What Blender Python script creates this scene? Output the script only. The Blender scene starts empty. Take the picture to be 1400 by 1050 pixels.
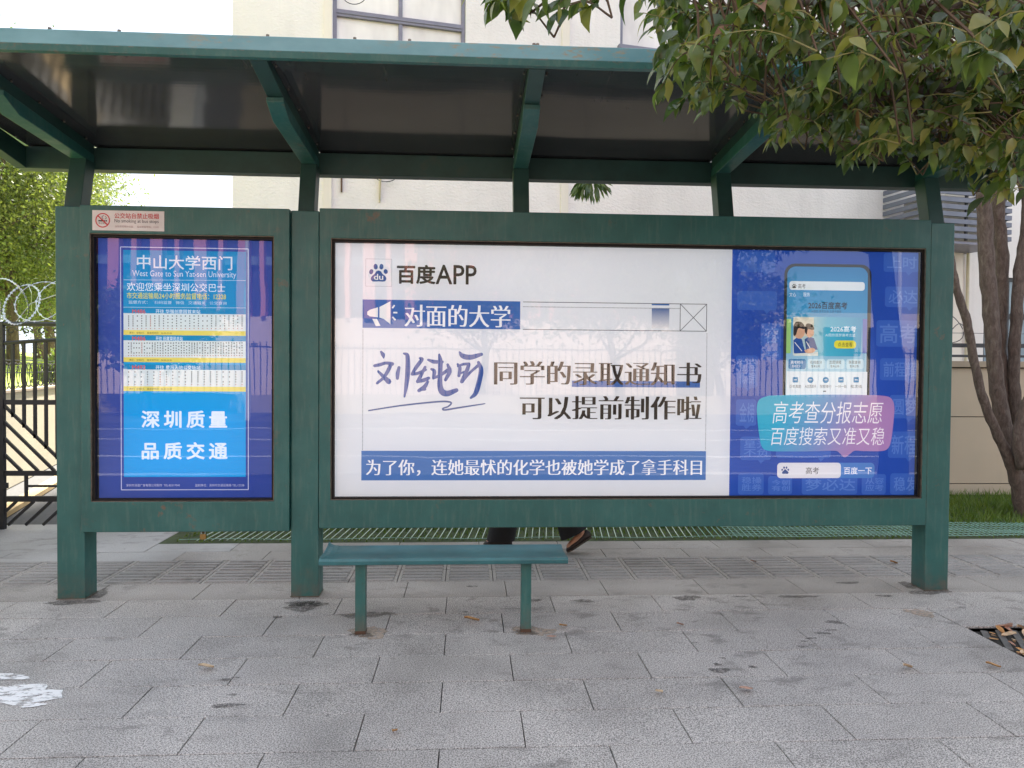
import bpy, bmesh, math, random
import numpy as np
from mathutils import Vector, Matrix
rnd = random.Random(7)
SC = bpy.context.scene
COL = SC.collection
R = math.radians

# ---------------------------------------------------------------- camera
FPX, YAW, PITCH, ROLL = 1013.0, R(3.3), R(-1.2), R(.42)
CAM = Vector((0, -4.87, 1.5))
_f = Vector((math.sin(YAW)*math.cos(PITCH), math.cos(YAW)*math.cos(PITCH), math.sin(PITCH)))
_r = Vector((math.cos(YAW), -math.sin(YAW), 0)); _u = _r.cross(_f)
_r, _u = _r*math.cos(ROLL)+_u*math.sin(ROLL), _u*math.cos(ROLL)-_r*math.sin(ROLL)
cd = bpy.data.cameras.new('camera'); cam = bpy.data.objects.new('camera', cd); COL.objects.link(cam)
cd.sensor_width = 36; cd.lens = 36*FPX/1400; cd.clip_start = .05; cd.clip_end = 2000
cam.matrix_world = Matrix(((_r.x, _u.x, -_f.x, CAM.x), (_r.y, _u.y, -_f.y, CAM.y), (_r.z, _u.z, -_f.z, CAM.z), (0, 0, 0, 1)))
SC.camera = cam

# ---------------------------------------------------------------- sky, sun, exposure
W = bpy.data.worlds.new('World'); SC.world = W; W.use_nodes = True
SUN_EL, SUN_AZ = R(52), R(-2)      # azimuth from +Y, positive towards +X
nt = W.node_tree; nt.nodes.clear()
sky = nt.nodes.new('ShaderNodeTexSky'); sky.sky_type = 'NISHITA'; sky.sun_disc = False
sky.sun_elevation = SUN_EL; sky.sun_rotation = SUN_AZ
sky.air_density = 1.0; sky.dust_density = 1.3; sky.ozone_density = 1.0
hs = nt.nodes.new('ShaderNodeHueSaturation'); hs.inputs['Saturation'].default_value = .3
bg = nt.nodes.new('ShaderNodeBackground'); bg.inputs['Strength'].default_value = .15
wo = nt.nodes.new('ShaderNodeOutputWorld')
nt.links.new(sky.outputs[0], hs.inputs['Color']); hz_ = nt.nodes.new('ShaderNodeMix'); hz_.data_type = 'RGBA'; hz_.blend_type = 'DARKEN'; hz_.inputs[0].default_value = 1; hz_.inputs[7].default_value = (1.9, 2.05, 2.32, 1)
nt.links.new(hs.outputs[0], hz_.inputs[6]); nt.links.new(hz_.outputs[2], bg.inputs['Color']); nt.links.new(bg.outputs[0], wo.inputs[0])
sl = bpy.data.lights.new('sun', 'SUN'); so = bpy.data.objects.new('sun', sl); COL.objects.link(so)
sl.energy = 4.5; sl.angle = R(2.5); sl.color = (1, .93, .82)
sd = Vector((math.sin(SUN_AZ)*math.cos(SUN_EL), math.cos(SUN_AZ)*math.cos(SUN_EL), math.sin(SUN_EL)))
so.rotation_euler = sd.to_track_quat('Z', 'Y').to_euler(); so.location = (0, 5, 30)
SC.view_settings.view_transform = 'Standard'; SC.view_settings.look = 'None'
SC.view_settings.exposure = 2.36; SC.view_settings.gamma = 1; SC.view_settings.use_curve_mapping = False

# ---------------------------------------------------------------- helpers
def ray(px, py): return _f + _r*((px-700)/FPX) + _u*((525-py)/FPX)
def U(px, py, Y):
    q = ray(px, py); return CAM + q*((Y-CAM.y)/q.y)
def G(px, py, Z=0.):
    q = ray(px, py); return CAM + q*((Z-CAM.z)/q.z)
def lin(h):
    h = h.lstrip('#'); o = []
    for i in (0, 2, 4):
        c = int(h[i:i+2], 16)/255; o.append(c/12.92 if c <= .04045 else ((c+.055)/1.055)**2.4)
    return (*o, 1)

def tag(o, label, cat, group=None, kind=None):
    if label: o['label'] = label
    if cat: o['category'] = cat
    if group: o['group'] = group
    if kind: o['kind'] = kind
    return o
def empty(name, loc, label, cat, group=None):
    o = bpy.data.objects.new(name, None); COL.objects.link(o); o.location = loc; o.empty_display_size = .1
    return tag(o, label, cat, group)
def wloc(o):
    v = Vector((0, 0, 0))
    while o is not None: v += o.location; o = o.parent
    return v
def put(name, me, mats, parent=None, loc=None):
    """link mesh whose coordinates are in world space; origin moved to loc"""
    if not isinstance(mats, (list, tuple)): mats = [mats]
    for m in mats:
        if m: me.materials.append(m)
    o = bpy.data.objects.new(name, me); COL.objects.link(o)
    base = wloc(parent) if parent else Vector((0, 0, 0))
    L = Vector(loc) if loc is not None else base
    if L.length > 0: me.transform(Matrix.Translation(-L))
    o.location = L-base
    if parent: o.parent = parent
    return o
class MB:
    def __init__(s): s.v = []; s.f = []; s.mi = []
    def add(s, v, f, mi=0):
        b = len(s.v); s.v += [tuple(x) for x in v]; s.f += [tuple(b+i for i in q) for q in f]; s.mi += [mi]*len(f); return s
    def box(s, x0, x1, y0, y1, z0, z1, mi=0):
        v = [(x0,y0,z0),(x1,y0,z0),(x1,y1,z0),(x0,y1,z0),(x0,y0,z1),(x1,y0,z1),(x1,y1,z1),(x0,y1,z1)]
        return s.add(v, [(3,2,1,0),(4,5,6,7),(0,1,5,4),(1,2,6,5),(2,3,7,6),(3,0,4,7)], mi)
    def prismx(s, pts, x0, x1, mi=0):
        """pts (y,z) polygon counter-clockwise seen from +x, extruded along x"""
        n = len(pts); v = [(x0, y, z) for y, z in pts]+[(x1, y, z) for y, z in pts]
        f = [tuple(reversed(range(n))), tuple(range(n, 2*n))]+[(i, (i+1) % n, n+(i+1) % n, n+i) for i in range(n)]
        return s.add(v, f, mi)
    def prismy(s, pts, y0, y1, mi=0):
        n = len(pts); v = [(x, y0, z) for x, z in pts]+[(x, y1, z) for x, z in pts]
        f = [tuple(range(n)), tuple(reversed(range(n, 2*n)))]+[((i+1) % n, i, n+i, n+(i+1) % n) for i in range(n)]
        return s.add(v, f, mi)
    def obox(s, o, a, b, c, mi=0):
        o, a, b, c = map(Vector, (o, a, b, c))
        v = [o, o+a, o+a+b, o+b, o+c, o+a+c, o+a+b+c, o+b+c]
        return s.add(v, [(3,2,1,0),(4,5,6,7),(0,1,5,4),(1,2,6,5),(2,3,7,6),(3,0,4,7)], mi)
    def bar(s, p, q, w, h=None, up=(0,0,1), mi=0):
        p, q = Vector(p), Vector(q); h = h or w; d = q-p; up = Vector(up)
        a = d.cross(up); a = (a if a.length > 1e-6 else Vector((1,0,0))).normalized(); b = a.cross(d).normalized()
        return s.obox(p-a*w/2-b*h/2, a*w, d, b*h, mi) if False else s._b(p, q, a*w/2, b*h/2, mi)
    def _b(s, p, q, a, b, mi):
        v = [p-a-b, p+a-b, p+a+b, p-a+b, q-a-b, q+a-b, q+a+b, q-a+b]
        return s.add(v, [(3,2,1,0),(4,5,6,7),(0,1,5,4),(1,2,6,5),(2,3,7,6),(3,0,4,7)], mi)
    def tube(s, pts, rad, n=8, cap=True, mi=0):
        pts = [Vector(p) for p in pts]; rad = rad if isinstance(rad, (list, tuple)) else [rad]*len(pts)
        b = len(s.v); u = None
        for i, p in enumerate(pts):
            d = (pts[min(i+1, len(pts)-1)]-pts[max(i-1, 0)]).normalized()
            if u is None: u = d.orthogonal().normalized()
            u = (u-d*u.dot(d)); u = (u if u.length > 1e-5 else d.orthogonal()).normalized(); w = d.cross(u)
            for k in range(n):
                t = 2*math.pi*k/n; s.v.append(tuple(p+(u*math.cos(t)+w*math.sin(t))*rad[i]))
        for i in range(len(pts)-1):
            for k in range(n):
                k2 = (k+1) % n; s.f.append((b+i*n+k, b+i*n+k2, b+(i+1)*n+k2, b+(i+1)*n+k)); s.mi.append(mi)
        if cap:
            s.f.append(tuple(b+k for k in reversed(range(n)))); s.f.append(tuple(b+(len(pts)-1)*n+k for k in range(n))); s.mi += [mi, mi]
        return s
    def mesh(s, name, smooth=False):
        me = bpy.data.meshes.new(name); me.from_pydata(s.v, [], s.f)
        if any(s.mi): me.polygons.foreach_set('material_index', s.mi)
        if smooth: me.polygons.foreach_set('use_smooth', [True]*len(s.f))
        me.update(); return me
    def build(s, name, mats, parent=None, loc=None, smooth=False, bevel=0, seg=2):
        o = put(name, s.mesh(name, smooth), mats, parent, loc)
        if bevel:
            m = o.modifiers.new('bevel', 'BEVEL'); m.width = bevel; m.segments = seg; m.limit_method = 'ANGLE'; m.angle_limit = R(40)
            o.data.polygons.foreach_set('use_smooth', [True]*len(o.data.polygons)); m.harden_normals = True
        return o
def copy_obj(o, parent=None, loc=None):
    c = o.copy(); COL.objects.link(c)
    if parent: c.parent = parent
    if loc is not None: c.location = loc
    return c
def spline(pts, k=6):
    """Catmull-Rom through tuples of any size"""
    P = [np.array(p, float) for p in pts]; P = [2*P[0]-P[1]]+P+[2*P[-1]-P[-2]]; out = []
    for i in range(1, len(P)-2):
        for j in range(k):
            t = j/k; a, b, c, d = P[i-1:i+3]
            out.append(.5*((2*b)+(c-a)*t+(2*a-5*b+4*c-d)*t*t+(3*b-a-3*c+d)*t**3))
    out.append(P[-2]); return out

# ---------------------------------------------------------------- materials
class NT:
    def __init__(s, name):
        s.m = bpy.data.materials.new(name); s.m.use_nodes = True; s.t = s.m.node_tree; s.b = s.t.nodes['Principled BSDF']
    def n(s, typ, **kw):
        x = s.t.nodes.new(typ)
        for k, v in kw.items():
            if k in x.inputs: x.inputs[k].default_value = v
            else: setattr(x, k, v)
        return x
    def l(s, a, b): s.t.links.new(a, b)
    def noise(s, vec, scale, detail=4, rough=.55, dist=0):
        x = s.n('ShaderNodeTexNoise', Scale=scale, Detail=detail, Roughness=rough, Distortion=dist)
        if vec: s.l(vec, x.inputs['Vector'])
        return x.outputs['Fac']
    def pos(s, scale=None):
        g = s.n('ShaderNodeNewGeometry').outputs['Position']
        if scale:
            m = s.n('ShaderNodeVectorMath', operation='MULTIPLY'); m.inputs[1].default_value = scale; s.l(g, m.inputs[0]); return m.outputs[0]
        return g
    def ramp(s, fac, stops, interp='LINEAR'):
        r = s.n('ShaderNodeValToRGB'); s.l(fac, r.inputs[0]); e = r.color_ramp.elements; r.color_ramp.interpolation = interp
        while len(e) > 1: e.remove(e[-1])
        e[0].position, c = stops[0][0], stops[0][1]; e[0].color = c if isinstance(c, tuple) else (c, c, c, 1)
        for p, c in stops[1:]:
            q = e.new(p); q.color = c if isinstance(c, tuple) else (c, c, c, 1)
        return r.outputs[0]
    def mix(s, fac, a, b, mode='MIX'):
        x = s.n('ShaderNodeMix', data_type='RGBA', blend_type=mode)
        for i, v in ((0, fac), (6, a), (7, b)):
            if isinstance(v, (int, float, tuple)): x.inputs[i].default_value = v
            else: s.l(v, x.inputs[i])
        return x.outputs[2]
    def math(s, op, a, b=0.):
        x = s.n('ShaderNodeMath', operation=op)
        for i, v in enumerate((a, b)):
            if isinstance(v, (int, float)): x.inputs[i].default_value = v
            else: s.l(v, x.inputs[i])
        return x.outputs[0]
    def bump(s, h, strength=.3, dist=.01):
        x = s.n('ShaderNodeBump', Strength=strength, Distance=dist); s.l(h, x.inputs['Height']); s.l(x.outputs[0], s.b.inputs['Normal'])
    def set(s, **kw):
        for k, v in kw.items():
            k = k.replace('_', ' ')
            if hasattr(v, 'node'): s.l(v, s.b.inputs[k])
            else: s.b.inputs[k].default_value = v
        return s.m
def plain(name, c, rough=.6, metal=0, var=.12, scale=6, **kw):
    t = NT(name); c = lin(c) if isinstance(c, str) else c
    n = t.noise(t.pos(), scale, 5); d = tuple(x*(1-var) for x in c[:3])+(1,); b = tuple(min(1, x*(1+var)) for x in c[:3])+(1,)
    return t.set(Base_Color=t.ramp(n, [(.3, d), (.7, b)]), Roughness=rough, Metallic=metal, **kw)
M = {}
def paint_green():
    t = NT('green_paint'); p = t.pos()
    base = t.ramp(t.noise(p, 3.2, 5, .6), [(.3, (.015, .088, .080, 1)), (.55, (.021, .110, .100, 1)), (.8, (.038, .138, .126, 1))])
    st = t.noise(t.pos((9, 9, 1.2)), 4, 5, .6)
    c = t.mix(t.ramp(st, [(.5, 0.), (.72, .35)]), base, (.11, .17, .14, 1))
    ru = t.math('MULTIPLY', t.ramp(t.noise(p, 7, 6, .7), [(.60, 0.), (.68, 1.)]), t.ramp(t.noise(p, 1.3, 2), [(.47, 0.), (.6, .8)]))
    c = t.mix(ru, c, (.16, .085, .05, 1))
    dirt = t.ramp(t.noise(t.pos((22, 22, 30)), 1.6, 6, .75), [(.58, 0.), (.68, .5)])
    c = t.mix(dirt, c, (.03, .05, .042, 1))
    bv = t.n('ShaderNodeBevel', Radius=.007); bv.samples = 4; dt = t.n('ShaderNodeVectorMath', operation='DOT_PRODUCT'); t.l(bv.outputs[0], dt.inputs[0]); t.l(t.n('ShaderNodeNewGeometry').outputs['Normal'], dt.inputs[1])
    edge = t.math('MULTIPLY', t.ramp(dt.outputs['Value'], [(.90, 1.), (.99, 0.)]), t.ramp(t.noise(p, 16, 5, .75), [(.50, 0.), (.60, .8)]))
    c = t.mix(edge, c, (.17, .13, .10, 1))
    sx = t.n('ShaderNodeSeparateXYZ'); t.l(p, sx.inputs[0])
    foot = t.math('MULTIPLY', t.ramp(sx.outputs[2], [(.0, 1.), (.10, .35), (.22, 0.)]), t.ramp(t.noise(p, 12, 5, .7), [(.38, 0.), (.6, .9)]))
    c = t.mix(foot, c, (.09, .085, .07, 1))
    t.bump(t.noise(t.pos((3, 3, 1)), 22, 5), .12, .004)
    return t.set(Base_Color=c, Roughness=t.ramp(t.noise(p, 9, 4), [(.3, .34), (.7, .55)]), IOR=1.5)
M['green'] = paint_green()
def shaded_green():
    t = NT('shaded_green_paint'); p = t.pos(); c = t.ramp(t.noise(p, 4, 5, .65), [(.3, (.012, .040, .035, 1)), (.6, (.018, .062, .054, 1)), (.8, (.05, .058, .045, 1))])  # darker copy of the green paint, backlit shade is in the colour
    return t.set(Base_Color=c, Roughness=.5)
M['shaded'] = shaded_green()
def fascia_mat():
    t = NT('skylit_green_paint'); p = t.pos()
    base = t.ramp(t.noise(t.pos((1, 1, 2)), 2.5, 5, .6), [(.3, (.11, .27, .31, 1)), (.7, (.18, .37, .42, 1))])  # lighter, bluer base carries the sky light falling on the fascia
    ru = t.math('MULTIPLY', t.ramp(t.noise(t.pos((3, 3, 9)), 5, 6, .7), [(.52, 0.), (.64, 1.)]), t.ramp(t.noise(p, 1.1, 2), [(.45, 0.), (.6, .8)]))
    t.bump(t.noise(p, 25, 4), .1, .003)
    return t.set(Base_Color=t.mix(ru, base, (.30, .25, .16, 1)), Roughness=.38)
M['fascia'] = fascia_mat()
def roof_under():
    t = NT('dark_roof_sheet'); p = t.pos()
    n = t.noise(t.pos((1, 5, 1)), 2.2, 5, .6)
    w = t.n('ShaderNodeTexWave', Scale=9., Distortion=1.5, Detail=2.); w.bands_direction = 'Y'; t.l(p, w.inputs['Vector'])
    c = t.ramp(n, [(.3, (.034, .032, .036, 1)), (.7, (.060, .056, .058, 1))])
    st = t.ramp(t.noise(t.pos((7, .8, 1)), 3, 5, .7), [(.55, 0.), (.75, .5)])
    t.bump(t.math('ADD', t.math('MULTIPLY', w.outputs[1], .008), t.noise(t.pos((.8, .5, .5)), 2.2, 2)), .22, .02)
    return t.set(Base_Color=t.mix(st, c, (.10, .085, .075, 1)), Roughness=.10, IOR=1.7)
M['roof'] = roof_under()
def granite(name, lo, hi, spk=1., warm=(1, 1, 1)):
    t = NT(name); p = t.pos()
    oi = t.n('ShaderNodeObjectInfo').outputs['Random']
    a = t.noise(p, 150, 3, .6); b = t.noise(p, 290, 2, .7); big = t.noise(p, 1.1, 5, .6)
    sp = t.math('ADD', t.math('MULTIPLY', a, .55), t.math('MULTIPLY', b, .45))
    cl = tuple(lo*x for x in warm)+(1,); ch = tuple(hi*x for x in warm)+(1,); md = tuple((lo+hi)*.5*x for x in warm)+(1,)
    c = t.ramp(sp, [(.46-.03*spk, cl), (.5, md), (.54+.03*spk, ch)])
    c = t.mix(1., c, t.ramp(big, [(.3, .66), (.5, .95), (.7, 1.12)]), 'MULTIPLY')
    c = t.mix(1., c, t.ramp(oi, [(0, .95), (1, 1.04)]), 'MULTIPLY')
    d = t.math('MULTIPLY', t.ramp(t.noise(t.pos((1, 1.6, 1)), 5.5, 6, .62, .4), [(.53, 0.), (.64, 1.)]), t.ramp(t.noise(p, .9, 3), [(.42, 0.), (.6, .6)]))
    c = t.mix(d, c, (.13, .12, .11, 1))
    g = t.ramp(t.noise(p, 14, 3, .6), [(.705, 0.), (.73, .6)])
    c = t.mix(g, c, (.07, .068, .06, 1))
    t.bump(sp, .25, .003)
    return t.set(Base_Color=c, Roughness=t.ramp(big, [(.3, .45), (.7, .7)]))
M['granite'] = granite('grey_granite', .13, .66, 1, (1, .94, .885))
M['granite2'] = granite('warm_granite', .19, .43, .8, (1, .93, .86))
M['granite3'] = granite('pale_concrete', .30, .42, .6, (1, .98, .96))
M['joint'] = plain('joint_dirt', '#2c2925', .95, scale=30)
M['black_iron'] = plain('black_iron', '#2b2c30', .5, .2, .2)
M['gasket'] = plain('black_gasket', '#17110d', .8, 0, .5, 30)
M['trim'] = plain('worn_metal_edge', '#6c6358', .45, .5, .4, 25)
def stucco(name, col, s=16, st=.7):
    t = NT(name); p = t.pos(); n = t.noise(t.pos((1, 1, 1.6)), s, 4, .6)
    c = lin(col); streak = t.noise(t.pos((2.2, 2.2, .18)), 2, 5, .6)
    cc = t.mix(t.ramp(streak, [(.5, 0.), (.8, .3)]), c, tuple(x*.72 for x in c[:3])+(1,))
    cc = t.mix(1., cc, t.ramp(t.noise(p, 1.2, 3), [(.3, .93), (.7, 1.04)]), 'MULTIPLY')
    t.bump(n, st, .02)
    return t.set(Base_Color=cc, Roughness=.85)
M['stucco'] = stucco('cream_stucco', '#e6e2de', 20, .6)
M['smooth_cream'] = stucco('smooth_cream', '#e4ddd0', 5, .15)
M['tan_stone'] = stucco('tan_wall_stone', '#b8a994', 60, .12)
M['coping'] = stucco('coping_stone', '#a29380', 50, .15)
M['white_wall'] = stucco('white_low_wall', '#bdb5a2', 30, .2)
M['win_frame'] = plain('window_frame', '#7b7a86', .45, .3)
M['win_dark'] = plain('dark_frame', '#33353a', .5)
def glassy(name, a, b, scale=1.5, rough=.08, emit=0):
    t = NT(name); c = t.ramp(t.noise(t.pos((1.5, 1.5, .6)), scale, 3), [(.3, lin(a)), (.7, lin(b))])
    return t.set(Base_Color=c, Roughness=rough, IOR=1.6)
M['curtain'] = glassy('window_white_curtain', '#cfcac6', '#f0ece6')
M['bluewin'] = glassy('blue_grey_window', '#4f6470', '#8d9fa6')
M['darkwin'] = glassy('dark_window', '#20242c', '#3b4450')
M['louvre'] = plain('grey_louvre', '#6f7380', .5, .2)
M['pipe'] = plain('cream_pipe', '#c9c0a6', .6)
def bark():
    t = NT('bark'); p = t.pos((1, 1, .35)); n = t.noise(p, 30, 8, .75, .6)
    c = t.ramp(n, [(.3, (.045, .031, .026, 1)), (.5, (.11, .08, .066, 1)), (.72, (.19, .155, .13, 1))]); t.bump(n, .9, .015)
    return t.set(Base_Color=c, Roughness=.9)
M['bark'] = bark()
def leafm(name, a, b, rough=.35, tr=.35):
    t = NT(name); oi = t.noise(t.pos(), 9, 2)
    c = t.ramp(t.math('ADD', t.math('MULTIPLY', oi, .5), t.math('MULTIPLY', t.noise(t.pos(), 1.1, 2), .5)) if 'far' in name else oi, [(.38, a), (.62, b)]); t.set(Base_Color=c, Roughness=rough, IOR=1.5)
    tl = t.n('ShaderNodeBsdfTranslucent'); t.l(t.mix(1., c, (1.3, 1.5, .5, 1), 'MULTIPLY'), tl.inputs['Color'])
    mx = t.n('ShaderNodeMixShader'); mx.inputs[0].default_value = tr
    t.l(t.b.outputs[0], mx.inputs[1]); t.l(tl.outputs[0], mx.inputs[2]); t.l(mx.outputs[0], t.t.nodes['Material Output'].inputs[0]); return t.m
LEAFM = [leafm('leaf_green', (.085, .125, .030, 1), (.135, .18, .048, 1), .3),
         leafm('leaf_dark', (.042, .075, .026, 1), (.075, .115, .040, 1), .24),
         leafm('leaf_olive', (.18, .185, .042, 1), (.25, .24, .06, 1), .33),
         leafm('leaf_yellow', (.20, .20, .04, 1), (.28, .26, .06, 1), .4),
         leafm('leaf_russet', (.20, .10, .055, 1), (.26, .13, .08, 1), .5)]
M['far_leaf'] = leafm('far_leaf', (.07, .105, .04, 1), (.21, .215, .08, 1), .5, .4)
M['far_leaf2'] = leafm('far_leaf_dark', (.06, .09, .04, 1), (.12, .15, .055, 1), .5, .4)
M['twig'] = plain('green_twig', '#77713a', .6)
M['stem'] = plain('brown_twig', '#55412f', .8)
M['grass'] = leafm('grass_blade', (.07, .13, .02, 1), (.14, .2, .03, 1), .5, .3)
M['turf'] = plain('turf_soil', '#3f4a30', .95, 0, .35, 9)
M['lawn'] = plain('bright_lawn', '#a4b84a', .95, 0, .25, 3)
M['asphalt'] = plain('asphalt', (.075, .075, .078, 1), .85, 0, .25, 40)
M['tancurb'] = plain('tan_kerb', '#b49b72', .8)
M['whiteline'] = plain('white_road_paint', (.6, .6, .6, 1), .7)
M['netgreen'] = plain('green_net', '#7fa89a', .5, 0, .2)
M['netpale'] = plain('pale_net', '#b4c4b4', .5, 0, .2)
M['wire'] = plain('razor_wire', '#b9bfc2', .3, .9, .15)
M['brass'] = plain('old_brass', '#8c7346', .4, .7)
M['hasp'] = plain('rusty_hasp', '#5a4436', .7, .4)

# ================================================================ GROUND
g = MB(); g.add([(-400, -400, -.02), (400, -400, -.02), (400, 600, -.02), (-400, 600, -.02)], [(0, 1, 2, 3)])
tag(g.build('ground', plain('ground_soil', (.10, .095, .08, 1), .95, scale=.4)), None, None, kind='structure')
pav = MB(); pav.box(-9, 12, -5.6, 1.52, -.15, -.012).build('pavement', M['joint']); pav = bpy.data.objects['pavement']
tag(pav, None, None, kind='structure')
TW = .6755
def tile_mesh(w, d, bars=0):
    m = MB(); g_ = .0024; gy = .0030; c = .0016; x0, x1, y0, y1 = -w/2+g_, w/2-g_, -d/2+gy, d/2-gy; zt = 0
    v = [(x0,y0,-.012),(x1,y0,-.012),(x1,y1,-.012),(x0,y1,-.012),(x0,y0,-c),(x1,y0,-c),(x1,y1,-c),(x0,y1,-c),
         (x0+c,y0+c,zt),(x1-c,y0+c,zt),(x1-c,y1-c,zt),(x0+c,y1-c,zt)]
    m.add(v, [(0,1,5,4),(1,2,6,5),(2,3,7,6),(3,0,4,7),(4,5,9,8),(5,6,10,9),(6,7,11,10),(7,4,8,11),(8,9,10,11)])
    if bars:
        p = (d-.02)/bars
        for k in range(bars):
            yc = y0+.012+p*(k+.42); a, b = yc-p*.36, yc+p*.36; xa, xb = x0+.022, x1-.022; h = .008
            m.add([(xa,a,0),(xb,a,0),(xb,b,0),(xa,b,0),(xa+.006,a+.006,h),(xb-.006,a+.006,h),(xb-.006,b-.006,h),(xa+.006,b-.006,h)],
                  [(0,1,5,4),(1,2,6,5),(2,3,7,6),(3,0,4,7),(4,5,6,7)], 1)
            m.add([(xa,b,.0006),(xb,b,.0006),(xb,a+p,.0006),(xa,a+p,.0006)] if k < bars-1 else [(xa,b,.0006),(xb,b,.0006),(xb,b+.008,.0006),(xa,b+.008,.0006)], [(0,1,2,3)], 2)
    me = m.mesh('paving_tile'); return me
rows = [(-2.29, -1.972, -1.46), (-1.972, -1.66, -1.794), (-1.66, -1.342, -1.469), (-1.342, -1.016, -1.805), (-1.016, -.70, -1.474), (-.70, -.358, -1.821+TW/2-.338),
        (-.358, -.032, -1.488), (-.032, .327, -1.77)]
rows[5] = (-.70, -.358, -1.821)
for a in (-2.29-.315*k for k in range(0, 3)): rows.append((a-.315, a, -1.794+TW/2*(int(round(-a*3.17)) % 2)))
tmesh = {}; GX0, GX1, GY0, GY1 = 2.92, 4.27, -1.97, -.70
far_tiles = MB()
def add_tile(x0, x1, y0, y1, mat, bars=0, obj=True):
    for cut in (0,):
        if x1 > GX0+.01 and x0 < GX1-.01 and y0 >= GY0-.01 and y1 <= GY1+.01:
            if x0 < GX0-.04: x1 = GX0
            elif x1 > GX1+.04: x0 = GX1
            else: return
    w, d = x1-x0, y1-y0; key = (round(w, 3), round(d, 3), bars, mat)
    if key not in tmesh:
        me = tile_mesh(w, d, bars); me.materials.append(M[mat])
        if bars: me.materials.append(M['tact']); me.materials.append(M['tactbase'])
        tmesh[key] = me
    if obj:
        o = bpy.data.objects.new('paving_tile', tmesh[key]); COL.objects.link(o); o.parent = pav
        o.location = ((x0+x1)/2, (y0+y1)/2, rnd.uniform(-.0012, .0008)); o.rotation_euler = (rnd.uniform(-.002, .002), rnd.uniform(-.0012, .0012), 0)
    else:
        me = tmesh[key]; far_tiles.add([(v.co.x+(x0+x1)/2, v.co.y+(y0+y1)/2, v.co.z) for v in me.vertices], [tuple(p.vertices) for p in me.polygons])
M['tactbase'] = granite('tactile_grooves', .03, .09, .6, (1, .94, .88))
M['tact'] = granite('tactile_ribs', .20, .32, .6, (1, .96, .92))
for (y0, y1, off) in rows:
    k0 = int((-6.5-off)/TW)
    for k in range(k0, k0+20):
        x = off+k*TW; vis = y0 > -2.7 and abs(x+TW/2-.2) < 3.9+(y0+2)*.4
        add_tile(x, x+TW, y0, y1, 'granite2' if y0 > -.1 else 'granite', 0, vis)
for j in (0, 1):
    for k in range(-13, 22):
        x = -1.85+.3378*k; add_tile(x, x+.3378, .327+.3115*j, .327+.3115*(j+1), 'granite2', 4, -5.2 < x < 6)
for (y0, y1, off) in ((.95, 1.23, -1.6), (1.23, 1.51, -1.26)):
    for k in range(-6, 10):
        x = off+TW*k; add_tile(x, x+TW, y0, y1, 'granite3' if x < -2.4 else 'granite2', 0, -5.5 < x < 7)
ft = far_tiles.build('paving_tile', M['granite'], pav); ft['kind'] = 'stuff'

# stains and spills with their own outline
def blob(name, px, py, rx, ry, mat, z=.0035, n=22, jag=.35, seed=0):
    r_ = random.Random(seed); c = G(px, py); ph = [r_.uniform(0, 6.28) for _ in range(4)]; m = MB(); v = [(c.x, c.y, z)]
    for k in range(n):
        t = 2*math.pi*k/n; q = 1+jag*(.5*math.sin(2*t+ph[0])+.35*math.sin(3*t+ph[1])+.3*math.sin(5*t+ph[2])+.3*math.sin(9*t+ph[3]))
        v.append((c.x+rx*q*math.cos(t), c.y+ry*q*math.sin(t), z))
    m.add(v, [(0, 1+k, 1+(k+1) % n) for k in range(n)]); return m
def stain_mat(name, col, a):
    t = NT(name); n = t.noise(t.pos(), 40, 5, .7); t.set(Base_Color=lin(col), Roughness=.6, Alpha=t.ramp(n, [(.38, a*.25), (.55, a)])); return t.m
M['damp'] = stain_mat('damp_stain', '#38332e', .5); M['pale'] = stain_mat('mortar_smear', '#b7a695', .75)
spots = [(415,829,.11,.09),(1160,797,.075,.028),(939,818,.09,.05),(1012,816,.05,.02),(1090,816,.12,.03),(797,822,.075,.03),(732,821,.05,.02),(645,802,.035,.02),
         (984,917,.045,.035),(981,909,.02,.02),(1029,912,.022,.014),(1124,866,.045,.02),(1141,851,.05,.03),(1137,862,.035,.012),(1110,873,.03,.015),(1099,885,.03,.01),(1098,877,.02,.01),
         (988,900,.018,.01),(950,879,.015,.012),(308,930,.035,.013),(323,927,.02,.008),(318,950,.02,.01),(310,965,.07,.02),(500,841,.16,.05),(636,837,.02,.013),(1210,815,.05,.025),(380,844,.04,.02),(1095,884,.02,.008)]
sm = MB()
spots += [(98,824,.15,.05),(136,812,.05,.10),(418,826,.14,.05),(1270,810,.15,.045),(1242,800,.05,.09),(494,868,.07,.035),(718,865,.07,.035)]  # dark patches round the feet of posts and bench legs
for i, (x, y, a, b) in enumerate(spots):
    q = blob('s', x, y, a, b, None, .0022+.0001*(i % 7), seed=i); sm.add(q.v, q.f)
tag(sm.build('damp_and_foot_patches', M['damp']), 'dark damp and gum stains over the granite paving, dark patches round the post and bench feet', 'stain', kind='stuff')
sm = MB()
for i, (x, y, a, b) in enumerate([(505,865,.10,.10),(728,863,.11,.08),(1258,838,.085,.07)]):
    q = blob('s', x, y, a, b, None, .0018, seed=i+40); sm.add(q.v, q.f)
tag(sm.build('mortar_smears', M['pale']), 'pale mortar smears round the bench feet', 'mortar', kind='stuff')
t = NT('white_splash'); M['splash'] = t.set(Base_Color=(.8, .8, .8, 1), Roughness=.4, Alpha=t.ramp(t.noise(t.pos((1, 2, 1)), 14, 5, .7), [(.36, 0.), (.5, 1.)]))
sm = MB()
for i, (x, y, a, b) in enumerate([(15,950,.2,.12),(5,926,.12,.035),(45,965,.05,.02)]):
    q = blob('s', x, y, a, b, None, .003+.0003*i, seed=i+60); sm.add(q.v, q.f)
tag(sm.build('paint_splash', M['splash']), 'white paint splash dried on the grey granite paving', 'paint spill')

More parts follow.
